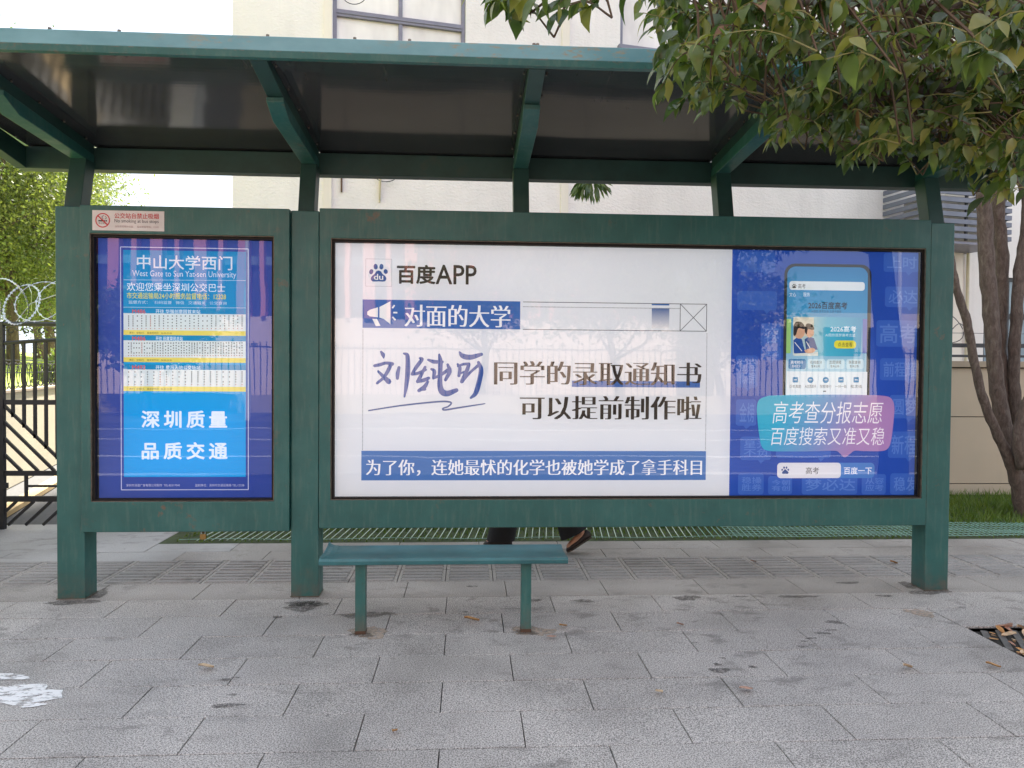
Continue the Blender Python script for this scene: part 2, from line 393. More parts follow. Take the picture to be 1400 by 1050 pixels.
# tree grate at the right with its tree (trunk just outside the picture)
M['grate'] = plain('grey_cast_iron', (.13, .125, .12, 1), .55, .3, .3, 30)
gr = empty('tree_grate', (3.6, -1.33, 0), 'black iron tree grate full of dead leaves, sunk in paving', 'tree grate')
MB().box(GX0, GX1, GY0, GY1, -.14, -.045).build('soil', plain('brown_soil', '#4a3a2c', .95, scale=40), gr)
fr = MB(); fr.box(GX0+.004, GX1-.004, GY1-.05, GY1-.004, -.044, -.012); fr.box(GX0+.004, GX1-.004, GY0+.004, GY0+.05, -.044, -.012)
fr.box(GX0+.004, GX0+.02, GY0+.05, GY1-.05, -.044, -.012); fr.box(GX1-.02, GX1-.004, GY0+.05, GY1-.05, -.044, -.012)
fr.build('frame', M['trim'], gr)
bar0 = None
for k in range(-7, 16):
    xa = GX0+.02+k*.09; pa, pb = (xa, GY0+.05), (xa+.60, GY1-.05)
    L = GX0+.02; Rr = GX1-.02
    def clip(pa, pb, lim, lo):
        (ax, ay), (bx, by) = pa, pb
        if lo and ax < lim: s_ = (lim-ax)/(bx-ax); ax, ay = lim, ay+(by-ay)*s_
        if not lo and bx > lim: s_ = (lim-ax)/(bx-ax); bx, by = lim, ay+(by-ay)*s_
        return (ax, ay), (bx, by)
    if pb[0] <= L+.05 or pa[0] >= Rr-.05: continue
    pa, pb = clip(pa, pb, L, True); pa, pb = clip(pa, pb, Rr, False)
    MB().bar((*pa, -.016), (*pb, -.016), .035, .02).build('grate_bar', M['grate'], gr)
def dead_leaf(s=1., curl=.25):
    m = MB(); N = 6
    for i in range(N+1):
        t_ = i/N; w = .024*math.sin(math.pi*min(1, t_*.93+.035))**.8; x = (t_-.5)*.085; z = curl*.03*math.cos(t_*3.2)+.008
        for sgn, zz in ((-1, .010*curl*4), (0, 0), (1, .007*curl*4)): m.v.append((x*s, sgn*w*s, (z+zz*abs(sgn))*s+.004))
    for i in range(N):
        for k in (0, 1): a = i*3+k; m.f.append((a, a+3, a+4, a+1)); m.mi.append(0)
    return m
M['deadleaf'] = plain('dead_leaf_tan', '#b98a55', .7, 0, .35, 40); M['deadleaf2'] = plain('dead_leaf_pink', '#b08b78', .7, 0, .3, 40); M['deadleaf3'] = plain('dead_leaf_pale', '#c7ad8d', .7, 0, .3, 40)
lit = MB()
for k in range(1300):
    x, y = rnd.uniform(GX0+.03, GX1-.03), rnd.uniform(GY0+.03, GY1-.03); a = rnd.uniform(0, 6.3); s_ = rnd.uniform(.3, .95); q = dead_leaf(s_, rnd.uniform(-.3, .6))
    ca, sa = math.cos(a), math.sin(a); z = rnd.choice([-.043, -.04, -.03, -.008])
    lit.add([(x+v[0]*ca-v[1]*sa, y+v[0]*sa+v[1]*ca, z+v[2]) for v in q.v], q.f, rnd.choice([0, 1, 2]))
tag(lit.build('leaf_litter', [M['deadleaf'], M['deadleaf2'], M['deadleaf3']]), 'dead leaves fallen into the tree grate', 'leaf litter', kind='stuff')
fl = [(645,851,1.05,.1,'deadleaf','curled tan leaf on the paving between the bench legs'),(282,916,.85,.2,'deadleaf3','pale tan leaf lying alone on the paving at left'),
      (770,859,.7,.6,'deadleaf','small ochre leaf just right of the bench leg'),(754,874,.7,.3,'deadleaf2','faded pinkish leaf in front of the right bench leg'),
      (540,1004,.5,1.2,'deadleaf','small orange leaf nearest the bottom edge of the paving'),(901,950,.6,2.0,'deadleaf3','folded beige leaf standing on the joint, left of the pink leaf'),
      (1020,946,.8,.1,'deadleaf2','flat pink leaf on the front paving'),(1241,916,.8,.4,'deadleaf3','crumpled beige leaf lying on a joint, left of the grate'),
      (1358,914,.8,-.3,'deadleaf','light brown leaf in front of the tree grate'),(930,857,.6,.4,'deadleaf2','small faded pink leaf behind the dark gum spots'),
      (1222,772,.8,.2,'deadleaf','orange brown leaf near the right shelter post'),(1030,770,.6,.2,'deadleaf2','tiny rust leaf on the ribbed paving')]
for i, (x, y, s_, a, mt, lb) in enumerate(fl):
    c = G(x, y); q = dead_leaf(s_, .1+.4*rnd.random()); me = q.mesh('fallen_leaf', True); me.materials.append(M[mt])
    o = bpy.data.objects.new('fallen_leaf', me); COL.objects.link(o); o.location = (c.x, c.y, .006); o.rotation_euler = (0, 0, a); tag(o, lb, 'leaf', 'dead leaves fallen on the paving')

# ================================================================ BUS SHELTER
sh = empty('bus_shelter', (.3, 0, 0), 'long green steel bus shelter with dark sloping roof and two framed poster panels', 'bus shelter')
PZ = 2.508
for i, (a, b) in enumerate(((-2.625, -2.452), (-1.152, -.975), (3.118, 3.285))):
    p = MB().box(a, b, 0, .158, 0, PZ).build('post', M['green'], sh, loc=((a+b)/2, .08, 0), bevel=.006)
    MB().box(a-.004, b+.004, -.004, .162, .001, .006).build('foot_plate', M['trim'], p)
# poster boxes: frame bars (butted), back
def framebox(x0, x1, z0, z1, ox0, ox1, oz0, oz1, yf, name):
    m = MB(); yb = .15
    m.box(x0, x1, yf, yb, oz1, z1); m.box(x0, x1, yf, yb, z0, oz0); m.box(x0, ox0, yf, yb, oz0, oz1); m.box(ox1, x1, yf, yb, oz0, oz1)
    # one clean ring instead of four boxes
    m = MB(); P = [(x0, z0), (x1, z0), (x1, z1), (x0, z1)]; Q = [(ox0, oz0), (ox1, oz0), (ox1, oz1), (ox0, oz1)]
    v = [(x, yf, z) for x, z in P]+[(x, yf, z) for x, z in Q]+[(x, yb, z) for x, z in P]+[(x, yb, z) for x, z in Q]
    f = []
    for i in range(4):
        j = (i+1) % 4; f += [(i, j, 4+j, 4+i), (8+j, 8+i, 12+i, 12+j), (j, i, 8+i, 8+j), (4+i, 4+j, 12+j, 12+i)]
    m.add(v, f); o = m.build(name, M['green'], sh, bevel=.005)
    g_ = .006; t_ = MB()
    for (a, b, c, d) in ((ox0+.001, ox1-.001, oz1-.02, oz1-.001), (ox0+.001, ox1-.001, oz0+.001, oz0+.014), (ox0+.001, ox0+.018, oz0+.0142, oz1-.0202), (ox1-.018, ox1-.001, oz0+.0142, oz1-.0202)):
        t_.box(a, b, yf+.018, .06, c, d)
    t_.build('gasket', M['gasket'], o)
    e_ = MB(); w = .004
    for (a, b, c, d) in ((ox0+.0005, ox1-.0005, oz1-w, oz1-.0005), (ox0+.0005, ox1-.0005, oz0+.0005, oz0+w), (ox0+.0005, ox0+w, oz0+w+.0002, oz1-w-.0002), (ox1-w, ox1-.0005, oz0+w+.0002, oz1-w-.0002)):
        e_.box(a, b, yf+.003, yf+.0175, c, d)
    e_.build('edge_trim', M['trim'], o)
    MB().box(ox0, ox1, .1, .149, oz0, oz1).build('back_panel', M['green'], o)
    return o
LF = framebox(-2.458, -1.157, .437, 2.512, -2.398, -1.254, .632, 2.335, -.03, 'poster_frame')
RF = framebox(-.972, 3.116, .449, 2.526, -.898, 3.084, .634, 2.333, -.004, 'poster_frame')
def glass_mat():
    t = NT('cover_glass'); b = t.t.nodes; tr = t.n('ShaderNodeBsdfTransparent'); gl = t.n('ShaderNodeBsdfGlossy', Roughness=.012)
    gl.inputs['Color'].default_value = (1, 1, 1, 1); tr.inputs['Color'].default_value = (.97, .98, .97, 1)
    n = t.noise(t.pos(), 1.3, 2); bp = t.n('ShaderNodeBump', Strength=.05, Distance=.02); t.l(n, bp.inputs['Height']); t.l(bp.outputs[0], gl.inputs['Normal'])
    fr_ = t.n('ShaderNodeFresnel', IOR=1.7); t.l(bp.outputs[0], fr_.inputs['Normal'])
    mx = t.n('ShaderNodeMixShader'); t.l(t.math('MULTIPLY', fr_.outputs[0], .78), mx.inputs[0]); t.l(tr.outputs[0], mx.inputs[1]); t.l(gl.outputs[0], mx.inputs[2])
    t.l(mx.outputs[0], b['Material Output'].inputs[0]); b.remove(t.b); return t.m
M['glass'] = glass_mat()
MB().add([(-2.397, .005, .633), (-1.255, .005, .633), (-1.255, .005, 2.334), (-2.397, .005, 2.334)], [(0, 1, 2, 3)]).build('cover_glass', M['glass'], LF)
for a, b in ((-.897, 3.083),):
    MB().add([(a, .022, .635), (b, .022, .635), (b, .022, 2.332), (a, .022, 2.332)], [(0, 1, 2, 3)]).build('cover_glass', M['glass'], RF)
# uprights, arms, rafters
RX = (-2.535, -1.065, .337, 1.715, 3.18)
def zr(y): return 3.045-(y+1.1)*.085
for i, x in enumerate(RX):
    w = .052
    MB().prismx([(.03, 2.509 if i in (0, 1, 4) else 2.527), (.145, 2.509 if i in (0, 1, 4) else 2.527), (.225, 2.84), (.105, 2.84)], x-w, x+w).build('upright', M['shaded'], sh, bevel=.004)
    MB().prismx([(-1.062, zr(-1.06)-.012), (-.75, zr(-.75)-.045), (.2245, zr(.2245)-.04), (.2245, zr(.2245)+.035), (-1.062, zr(-1.06)+.035)], x-.043, x+.043).build('rafter', M['shaded'], sh, bevel=.003)
    MB().prismx([(.105, 2.838), (.222, 2.838), (.222, zr(.2)-.043), (-.74, zr(-.74)-.047), (-.74, zr(-.74)-.075), (-.60, zr(-.60)-.125)], x-.047, x+.047).build('support_arm', M['green'], sh, bevel=.004)
XL, XR = -3.0, 3.72
# rear beam, side beams, fascia
MB().box(XL, XR, .226, .32, 2.80, 2.945).build('rear_beam', M['shaded'], sh, bevel=.004)
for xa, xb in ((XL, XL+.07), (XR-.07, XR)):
    MB().prismx([(-1.063, zr(-1.06)-.03), (.225, 2.802), (.225, 2.943), (-1.063, zr(-1.06)+.055)], xa, xb).build('side_beam', M['shaded'], sh, bevel=.003)
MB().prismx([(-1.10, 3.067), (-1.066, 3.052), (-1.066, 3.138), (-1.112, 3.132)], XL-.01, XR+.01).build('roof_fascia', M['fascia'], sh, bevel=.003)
MB().prismx([(-1.0985, 3.0665), (-1.09, 3.036), (-1.067, 3.032), (-1.066, 3.051)], XL-.01, XR+.01).build('fascia_lip', M['green'], sh)
bays = [XL+.072]+[v for x in RX for v in (x-.0445, x+.0445)]+[XR-.072]
for a, b in zip(bays[::2], bays[1::2]):
    m = MB(); n = 10; r_ = random.Random(int(a*100))
    sag = r_.uniform(.004, .012)
    for j in range(7):
        y = -1.062+(.31+1.062)*j/6
        for i in range(n+1):
            t_ = i/n; m.v.append((a+(b-a)*t_, y, zr(y)+.022-sag*math.sin(math.pi*t_)*math.sin(math.pi*j/6)))
    for j in range(6):
        for i in range(n): q = j*(n+1)+i; m.f.append((q, q+n+1, q+n+2, q+1)); m.mi.append(0)
    o = m.build('roof_panel', M['roof'], sh, smooth=True)
    mb = MB()
    for e_ in (a+.015, b-.015):
        for j in range(5): yy = -.95+j*.26; mb.tube([(e_, yy, zr(yy)+.0215), (e_, yy, zr(yy)+.014)], .006, 6)
    mb.build('panel_screws', M['trim'], o)['kind'] = 'stuff'
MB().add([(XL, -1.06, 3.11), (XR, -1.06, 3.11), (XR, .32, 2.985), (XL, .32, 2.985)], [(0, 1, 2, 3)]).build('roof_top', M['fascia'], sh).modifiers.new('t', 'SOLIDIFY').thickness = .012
# bolts on top of the fascia
for px in (68, 163, 366, 485, 560, 735, 730):
    c = U(px, 44+px*.031, -1.09); MB().tube([(c.x, -1.09, 3.134), (c.x, -1.09, 3.148)], .009, 6).build('bolt', M['trim'], sh)
# padlock and hasp below the left frame
c = U(278, 735, -.01)
pl = empty('padlock', (c.x, -.012, .40), 'small brass padlock hanging under the left poster frame', 'padlock')
MB().box(c.x-.019, c.x+.019, -.022, -.004, .385, .42).build('body', M['brass'], pl, bevel=.003)
MB().tube([(c.x-.012, -.013, .42), (c.x-.012, -.013, .436), (c.x, -.013, .444), (c.x+.012, -.013, .436), (c.x+.012, -.013, .42)], .0035, 6).build('shackle', M['wire'], pl)
MB().box(c.x-.008, c.x+.012, -.008, .01, .424, .437).build('hasp', M['hasp'], pl)

# ================================================================ BENCH
M['benchpaint'] = plain('faded_bench_paint', (.032, .125, .135, 1), .33, 0, .3, 4)
be = empty('bench', (-.14, -.55, 0), 'low backless green metal bench with two legs, in front of the shelter', 'bench')
prof = [(-.735, .40), (-.745, .405), (-.747, .425), (-.738, .437), (-.70, .437), (-.62, .428), (-.54, .427), (-.47, .432), (-.435, .440), (-.427, .435), (-.437, .424), (-.47, .415), (-.60, .412), (-.70, .418)]
XA, XB = -.825, .562
MB().prismx(prof, XA+.06, XB).build('seat', M['benchpaint'], be, bevel=.002)
m = MB()
for (y, z) in prof: pass
# raised, curled left end of the seat sheet
N = len(prof); secs = [(XA+.0599, 0), (XA+.03, .004), (XA+.012, .013), (XA, .026)]
for x, dz in secs: m.v += [(x, y, z+dz*max(0, (y+.76)/.34)) for y, z in prof]
for i in range(len(secs)-1):
    for k in range(N): k2 = (k+1) % N; m.f.append((i*N+k, (i+1)*N+k, (i+1)*N+k2, i*N+k2)); m.mi.append(0)
m.f.append(tuple((len(secs)-1)*N+k for k in range(N))); m.mi.append(0)
m.build('seat_end', M['benchpaint'], be)
for x in (-.603, .33):
    l = MB().box(x-.029, x+.029, -.70, -.645, 0, .411).build('leg', M['green'], be, bevel=.003)
    MB().bar((x, -.645, .385), (x, -.45, .400), .04, .03).build('seat_bracket', M['green'], be)
    MB().box(x-.0295, x+.0295, -.7005, -.6445, .001, .02).build('rust_band', M['hasp'], l)

# ================================================================ PRINT (flat text and pictures)
LB = .075
def ink(name, col, emit=None, rough=.5):
    t = NT(name); c = lin(col) if isinstance(col, str) else col
    t.set(Base_Color=c, Roughness=rough, Emission_Color=c, Emission_Strength=LB if emit is None else emit); t.b.inputs['Specular IOR Level'].default_value = .2
    return t.m
INK = {}
def I(col, emit=None):
    k = (col, emit)
    if k not in INK: INK[k] = ink('print_'+str(len(INK)), col, emit)
    return INK[k]
TC = {}
def text_geo(s, offset=0., shear=0., spacing=1.):
    k = (s, offset, shear, spacing)
    if k in TC: return TC[k]
    c = bpy.data.curves.new('txt', 'FONT'); c.body = s; c.offset = offset; c.shear = shear; c.resolution_u = 3; c.space_character = spacing
    o = bpy.data.objects.new('txt', c); COL.objects.link(o); dg = bpy.context.evaluated_depsgraph_get()
    me = bpy.data.meshes.new_from_object(o.evaluated_get(dg)); v = [tuple(x.co) for x in me.vertices]; f = [tuple(p.vertices) for p in me.polygons]
    bpy.data.objects.remove(o); bpy.data.curves.remove(c); bpy.data.meshes.remove(me)
    TC[k] = (v, f); return TC[k]
class Print:
    def __init__(s, parent, Y, emit=None): s.p, s.Y, s.emit = parent, Y, emit
    def pt(s, px, py, lay=0): c = U(px, py, s.Y); return Vector((c.x, s.Y-lay*.0006, c.z))
    def fin(s, m, name, mat, parent=None):
        if isinstance(mat, str): mat = I(mat, s.emit)
        return m.build(name, mat, parent or s.p)
    def box(s, a):
        x0, y0, x1, y1 = a; cx, cy = (x0+x1)/2, (y0+y1)/2
        return s.pt(x0, cy).x, s.pt(cx, y1).z, s.pt(x1, cy).x, s.pt(cx, y0).z
    def rect(s, name, a, mat, lay=1, rad=0, parent=None):
        x0, z0, x1, z1 = s.box(a); m = MB(); y = s.Y-lay*.0006; pts = []
        if rad:
            r_ = rad/1013*4.9
            for cx, cz, a0 in ((x1-r_, z0+r_, -90), (x1-r_, z1-r_, 0), (x0+r_, z1-r_, 90), (x0+r_, z0+r_, 180)):
                for k in range(6): t_ = R(a0+18*k); pts.append((cx+r_*math.cos(t_), y, cz+r_*math.sin(t_)))
        else: pts = [(x0, y, z0), (x1, y, z0), (x1, y, z1), (x0, y, z1)]
        m.add(pts, [tuple(range(len(pts)))]); return s.fin(m, name, mat, parent)
    def outline(s, name, a, mat, w=1.2, lay=2, dash=0, parent=None):
        x0, y0, x1, y1 = a; m = MB()
        for p, q in (((x0, y0), (x1, y0)), ((x0, y1), (x1, y1)), ((x0, y0), (x0, y1)), ((x1, y0), (x1, y1))): s._line(m, p, q, w, lay, dash, a)
        return s.fin(m, name, mat, parent)
    def _line(s, m, p, q, w, lay, dash=0, ref=None):
        if ref:
            X0, Z0, X1, Z1 = s.box(ref); f = lambda u: Vector((X0+(X1-X0)*(u[0]-ref[0])/(ref[2]-ref[0]), s.Y-lay*.0006, Z1-(Z1-Z0)*(u[1]-ref[1])/(ref[3]-ref[1])))
            a, b = f(p), f(q)
        else: a, b = s.pt(*p, lay), s.pt(*q, lay)
        d = b-a; L = d.length; d.normalize(); n = Vector((-d.z, 0, d.x))*w/1013*4.9/2
        segs = [(0, L)] if not dash else [(t_, min(L, t_+dash*.0048*.6)) for t_ in np.arange(0, L, dash*.0048)]
        for u0, u1 in segs: m.add([a+d*u0-n, a+d*u1-n, a+d*u1+n, a+d*u0+n], [(0, 1, 2, 3)])
    def lines(s, name, L, mat, w=1.2, lay=2, dash=0, ref=None, parent=None):
        m = MB()
        for p, q in L: s._line(m, p, q, w, lay, dash, ref)
        o = s.fin(m, name, mat, parent)
        if len(L) > 1: o['kind'] = 'stuff'
        return o
    def poly(s, name, P, mat, lay=2, parent=None):
        m = MB(); m.add([s.pt(x, y, lay) for x, y in P], [tuple(range(len(P)))]); return s.fin(m, name, mat, parent)
    def ell(s, m, cx, cy, rx, ry, lay, rot=0, n=20):
        P = [];
        for k in range(n):
            t_ = 2*math.pi*k/n; a, b = rx*math.cos(t_), ry*math.sin(t_); P.append(s.pt(cx+a*math.cos(rot)-b*math.sin(rot), cy+a*math.sin(rot)+b*math.cos(rot), lay))
        m.add(P, [tuple(range(n))])
    def strokes(s, name, S, mat, lay=3, k=6, parent=None):
        m = MB(); li = 0
        for st in S:
            P = spline(st, k); li += 1; L = lay+.12*li
            pts = [s.pt(p[0], p[1], L) for p in P]; ws = [1.2*max(.3, p[2])/1013*4.9/2 for p in P]; n = len(pts); v = []
            for i in range(n):
                d = (pts[min(i+1, n-1)]-pts[max(i-1, 0)]).normalized(); nn = Vector((-d.z, 0, d.x)); v += [pts[i]-nn*ws[i], pts[i]+nn*ws[i]]
            m.add(v, [(2*i, 2*i+2, 2*i+3, 2*i+1) for i in range(n-1)])
            for e, d in ((0, -1), (n-1, 1)):
                m.add([pts[e]+Vector((math.cos(R(45*q)), -.00003, math.sin(R(45*q))))*ws[e] for q in range(8)], [tuple(range(8))])
        return s.fin(m, name, mat, parent)
    def text(s, name, body, a, mat, lay=3, bold=0., serif=0., shear=0., spacing=1., parent=None, fit=True):
        wt = bold if bold > 0 else 0; bold = min(bold, 0)
        v, f = text_geo(body, bold, shear, spacing); xs = [p[0] for p in v]; ys = [p[1] for p in v]
        x0, z0, x1, z1 = s.box(a); sx = (x1-x0)/(max(xs)-min(xs)); sy = (z1-z0)/(max(ys)-min(ys)); m = MB()
        n = 1 if not serif else 6; ring8 = [(0, 0)]
        if serif: cp = [(serif*(i/(n-1)-.5), 0) for i in range(n)]
        elif wt: cp = [(wt*math.cos(R(45*i)), wt*math.sin(R(45*i))) for i in range(8)]
        else: cp = [(0, 0)]
        for i, (dx, dy) in enumerate(cp):
            m.add([(x0+(p[0]+dx-min(xs))*sx, s.Y-lay*.0006-i*.00006, z0+(p[1]+dy-min(ys))*sy) for p in v], f)
        return s.fin(m, name, mat, parent)

def paw(pr, cx, cy, w, col, lay, parent, du=True, ducol='#e8e8ea'):
    m = MB(); k = w/24.
    for dx, dy, rx, ry, ro in ((-9.6, -1.0, 2.6, 3.4, .3), (-3.8, -7.6, 2.7, 3.7, -.1), (3.8, -7.6, 2.7, 3.7, .1), (9.4, -1.2, 2.7, 3.2, -.3)): pr.ell(m, cx+dx*k, cy+dy*k, rx*k, ry*k, lay, ro)
    body = [(0, -2.6), (3, -1.5), (5.2, 2), (8.6, 4.6), (10.2, 8), (8.8, 11.2), (5.2, 12), (0, 11.6), (-5.2, 12), (-8.8, 11.2), (-10.2, 8), (-8.6, 4.6), (-5.2, 2), (-3, -1.5)]
    P = spline([(x, y) for x, y in body+[body[0]]], 3)[:-1]; m.add([pr.pt(cx+p[0]*k, cy+p[1]*k, lay) for p in P], [tuple(range(len(P)))])
    o = pr.fin(m, 'paw_logo', col, parent)
    if du: pr.text('logo_letters', 'du', (cx-6*k, cy+2*k, cx+6*k, cy+9.6*k), ducol, lay+1, bold=.01, parent=parent)
    return o

# ---- big advertising poster
ad = empty('advertising_poster', (1.09, .06, .634), 'wide backlit university advertising poster, white with a blue phone panel at right', 'poster')
A = Print(ad, .055)
def poster_white():
    t = NT('poster_white'); c = t.ramp(t.noise(t.pos(), .8, 2), [(.3, lin('#d9dee6')), (.7, lin('#dfe3eb'))])
    t.set(Base_Color=c, Roughness=.45, Emission_Color=c, Emission_Strength=LB); t.b.inputs['Specular IOR Level'].default_value = .2; return t.m
M['pwhite'] = poster_white()
x0 = -.90; xm = A.pt(999, 512).x
MB().add([(x0, .0552, .632), (xm, .0552, .632), (xm, .0552, 2.335), (x0, .0552, 2.335)], [(0, 1, 2, 3)]).build('white_print', M['pwhite'], ad)
t = NT('poster_blue'); c = t.mix(t.ramp(t.noise(t.pos(), 1.2, 2), [(.3, 0.), (.7, 1.)]), lin('#1c49a6'), lin('#2753b4')); t.b.inputs['Specular IOR Level'].default_value = .2
M['pblue'] = t.set(Base_Color=c, Roughness=.45, Emission_Color=c, Emission_Strength=LB)
MB().add([(xm, .0552, .632), (3.086, .0552, .632), (3.086, .0552, 2.335), (xm, .0552, 2.335)], [(0, 1, 2, 3)]).build('blue_print', M['pblue'], ad)
z3 = lambda u, v: (440+u/4.667, 310+v/4.667)
def zb(u0, v0, u1, v1): return (*z3(u0, v0), *z3(u1, v1))
A.outline('logo_tile', zb(280, 206, 446, 380), '#b9bcc6', .8, 1)
paw(A, *z3(362, 292), 25, '#3a5792', 2, ad)
A.text('brand_text', '百度', zb(482, 246, 722, 362), '#35302e', 2, bold=.028)
A.text('brand_text', 'APP', zb(728, 246, 986, 366), '#35302e', 2, bold=.012)
A.rect('title_bar', zb(260, 470, 1266, 650), '#3c67ac', 1)
A.text('title_text', '对面的大学', (554, 417, 697, 447), '#f1f1f4', 3, bold=-.012, serif=.066)
# megaphone
for nm, P in (('megaphone', [(368, 512), (438, 476), (438, 622), (395, 588), (368, 580)]), ('megaphone', [(306, 530), (358, 514), (358, 578), (306, 572), (290, 560), (290, 542)]), ('megaphone', [(322, 588), (352, 588), (374, 632), (345, 634)])):
    A.poly(nm, [z3(*p) for p in P], '#eeeeee', 3)
A.lines('sound_marks', [(z3(450, 520), z3(464, 500)), (z3(456, 548), z3(482, 548)), (z3(450, 575), z3(470, 596))], '#eeeeee', 2.2, 3)
ref = (496, 411, 966, 452)
A.lines('box_lines', [((712, 413), (966, 413)), ((712, 450.5), (966, 450.5)), ((929, 413), (929, 450.5)), ((966, 413), (966, 450.5)), ((929, 413), (966, 450.5)), ((966, 413), (929, 450.5))], '#5b5e68', .9, 2, 0, ref)
A.lines('dashed_line', [((712, 419.5), (929, 419.5))], '#6a6d78', .9, 2, 1.8, ref)
A.rect('accent_block', (891, 415.5, 915, 417.5), '#3c67ac', 1)
t = NT('accent_gradient'); pz = t.n('ShaderNodeSeparateXYZ'); t.l(t.pos(), pz.inputs[0]); za, zb_ = A.pt(900, 450).z, A.pt(900, 421).z
mr = t.n('ShaderNodeMapRange'); t.l(pz.outputs[2], mr.inputs[0]); mr.inputs[1].default_value = za; mr.inputs[2].default_value = zb_
c = t.ramp(mr.outputs[0], [(0, lin('#dedfe3')), (1, lin('#44639c'))]); M['accg'] = t.set(Base_Color=c, Emission_Color=c, Emission_Strength=LB, Roughness=.5)
A.rect('accent_gradient', (891, 421.5, 915, 449), M['accg'], 1)
A.lines('dashed_line', [((496, 453), (496, 615)), ((965.5, 453), (965.5, 615))], '#7a7d88', .9, 2, 1.8, (496, 411, 965.5, 657))
z7 = lambda u, v, w: (440+u/4.567, 470+v/4.567, w/4.567)
ST = [[(370,50,12),(382,68,20),(386,88,8)],[(330,137,16),(365,130,18),(400,120,16),(440,126,20)],[(432,125,20),(415,165,20),(385,212,16),(345,246,14)],[(352,172,12),(385,205,20),(418,236,28)],
 [(482,148,16),(474,185,20),(472,216,16)],[(512,60,10),(535,78,22),(536,180,26),(526,270,20),(516,330,10)],
 [(612,90,12),(626,97,18),(600,132,20),(578,165,18),(564,190,16)],[(564,190,16),(600,184,16),(648,162,14)],[(645,145,14),(622,192,18),(598,236,18)],[(598,236,16),(640,226,20),(668,214,16)],[(662,236,14),(640,270,22),(606,292,18)],[(606,290,12),(645,284,14)],
 [(664,100,12),(700,112,20),(752,113,16)],[(733,68,12),(740,110,24),(738,200,24),(738,262,28),(752,300,32),(785,310,30),(840,290,22)],[(684,158,12),(702,172,20),(697,214,16)],[(697,214,14),(740,196,16),(792,160,18)],[(786,130,14),(798,172,22),(772,226,16)],
 [(860,52,10),(880,76,26),(930,84,26),(996,66,18)],[(848,128,12),(862,150,18),(856,200,16)],[(850,140,12),(884,128,14),(918,126,16)],[(918,128,18),(906,165,20),(874,236,20)],[(862,186,10),(905,170,12)],[(874,236,18),(925,180,14),(985,128,16)],[(978,116,16),(994,160,24),(986,220,26),(962,305,24),(930,338,12)]]
A.strokes('handwritten_name', [[z7(*p) for p in s_] for s_ in ST], '#31549a', 3)
A.strokes('underline_flourish', [[z7(*p) for p in [(293,417,7),(500,385,8),(720,362,9),(790,362,9),(808,372,9),(788,392,8),(756,404,8),(768,413,9),(850,400,9),(1018,374,6)]]], '#4a5f93', 3)
A.rect('highlight_bar', (782, 521, 957, 529.5), '#3c67ac', 1)
A.text('headline_text', '同学的录取通知书', (677, 494.5, 957.5, 526.5), '#2e2724', 3, bold=-.016, serif=.085)
A.text('headline_text', '可以提前制作啦', (712, 541.5, 957.5, 573.5), '#2e2724', 3, bold=-.016, serif=.085)
A.rect('caption_bar', (494, 616.5, 965, 656.5), '#4c77b6', 1)
A.text('caption_text', '为了你，连她最怵的化学也被她学成了拿手科目', (501, 628, 959, 650), '#f3f3f6', 3, bold=-.012, serif=.066)
# blue part: faint speech bubbles
z6 = lambda u, v: (990+u/5, 500+v/5)
bb = [(1208,346,1256,372,'上时'),(1210,392,1257,420,'必达'),(1198,438,1257,474,'高考'),(1203,490,1256,520,'前程耀'),(1216,540,1256,572,'圆梦'),(1214,590,1256,626,'新程'),(1217,647,1257,676,'稳发'),(1178,648,1211,676,'从容\n应考'),(1096,650,1172,676,'梦必达'),
      (1050,651,1083,676,'今朝\n有创'),(1009,647,1044,676,'稳操\n胜券'),(1012,597,1054,629,'星光\n不负'),(1061,585,1136,626,''),(1006,546,1034,582,'金榜'),(1040,442,1068,474,'容'),(1040,474,1068,492,'起'),(1006,486,1036,530,'前程\n似锦'),(1008,398,1062,424,''),(1010,344,1060,372,'')]
bub = MB(); 
for i, (a, b, c_, d, s_) in enumerate(bb):
    o = A.rect('faint_bubble', (a, b, c_, d), '#3a66bd', 1+.1*(i % 3), 4)
    if b < 640: A.poly('bubble_tail', [(c_-18, d-.5), (c_-8, d-.5), (c_-14, d+5)], '#3a66bd', 1.4)
    if s_: A.text('bubble_text', s_, (a+5, b+5, c_-3, d-5), '#5a82cb', 2, bold=.012)
# phone picture
ph = MB().add([A.pt(1131, 450)]*3, [(0, 1, 2)])
phone = A.rect('phone_picture', (1071, 361, 1190, 556), '#2b3038', 3, 15)
def grad(name, c0, c1, ax, v0, v1, c2=None):
    t = NT(name); s_ = t.n('ShaderNodeSeparateXYZ'); t.l(t.pos(), s_.inputs[0]); m_ = t.n('ShaderNodeMapRange'); t.l(s_.outputs[ax], m_.inputs[0]); m_.inputs[1].default_value = v0; m_.inputs[2].default_value = v1
    st = [(0, lin(c0)), (1, lin(c1))] if not c2 else [(0, lin(c0)), (.5, lin(c1)), (1, lin(c2))]
    c = t.ramp(m_.outputs[0], st); t.b.inputs['Specular IOR Level'].default_value = .2; return t.set(Base_Color=c, Emission_Color=c, Emission_Strength=LB, Roughness=.5)
zt, zb2 = A.pt(1130, 370).z, A.pt(1130, 510).z
M['screen'] = grad('screen_gradient', '#a9cfe0', '#3f9ccb', 2, zb2, zt, '#2f86bd')
A.rect('screen', (1075, 365, 1185, 552), M['screen'], 4, 12, phone)
A.rect('screen_lower', (1075, 508, 1185, 552), '#dfe9f0', 5, 0, phone)
A.rect('search_field', (1079, 385, 1182, 397), '#e9eef0', 5, 4, phone)
A.text('search_text', '高考', (1091, 388, 1101, 394.5), '#333333', 6, parent=phone); paw(A, 1085.5, 391, 6, '#333333', 6, phone, du=False)
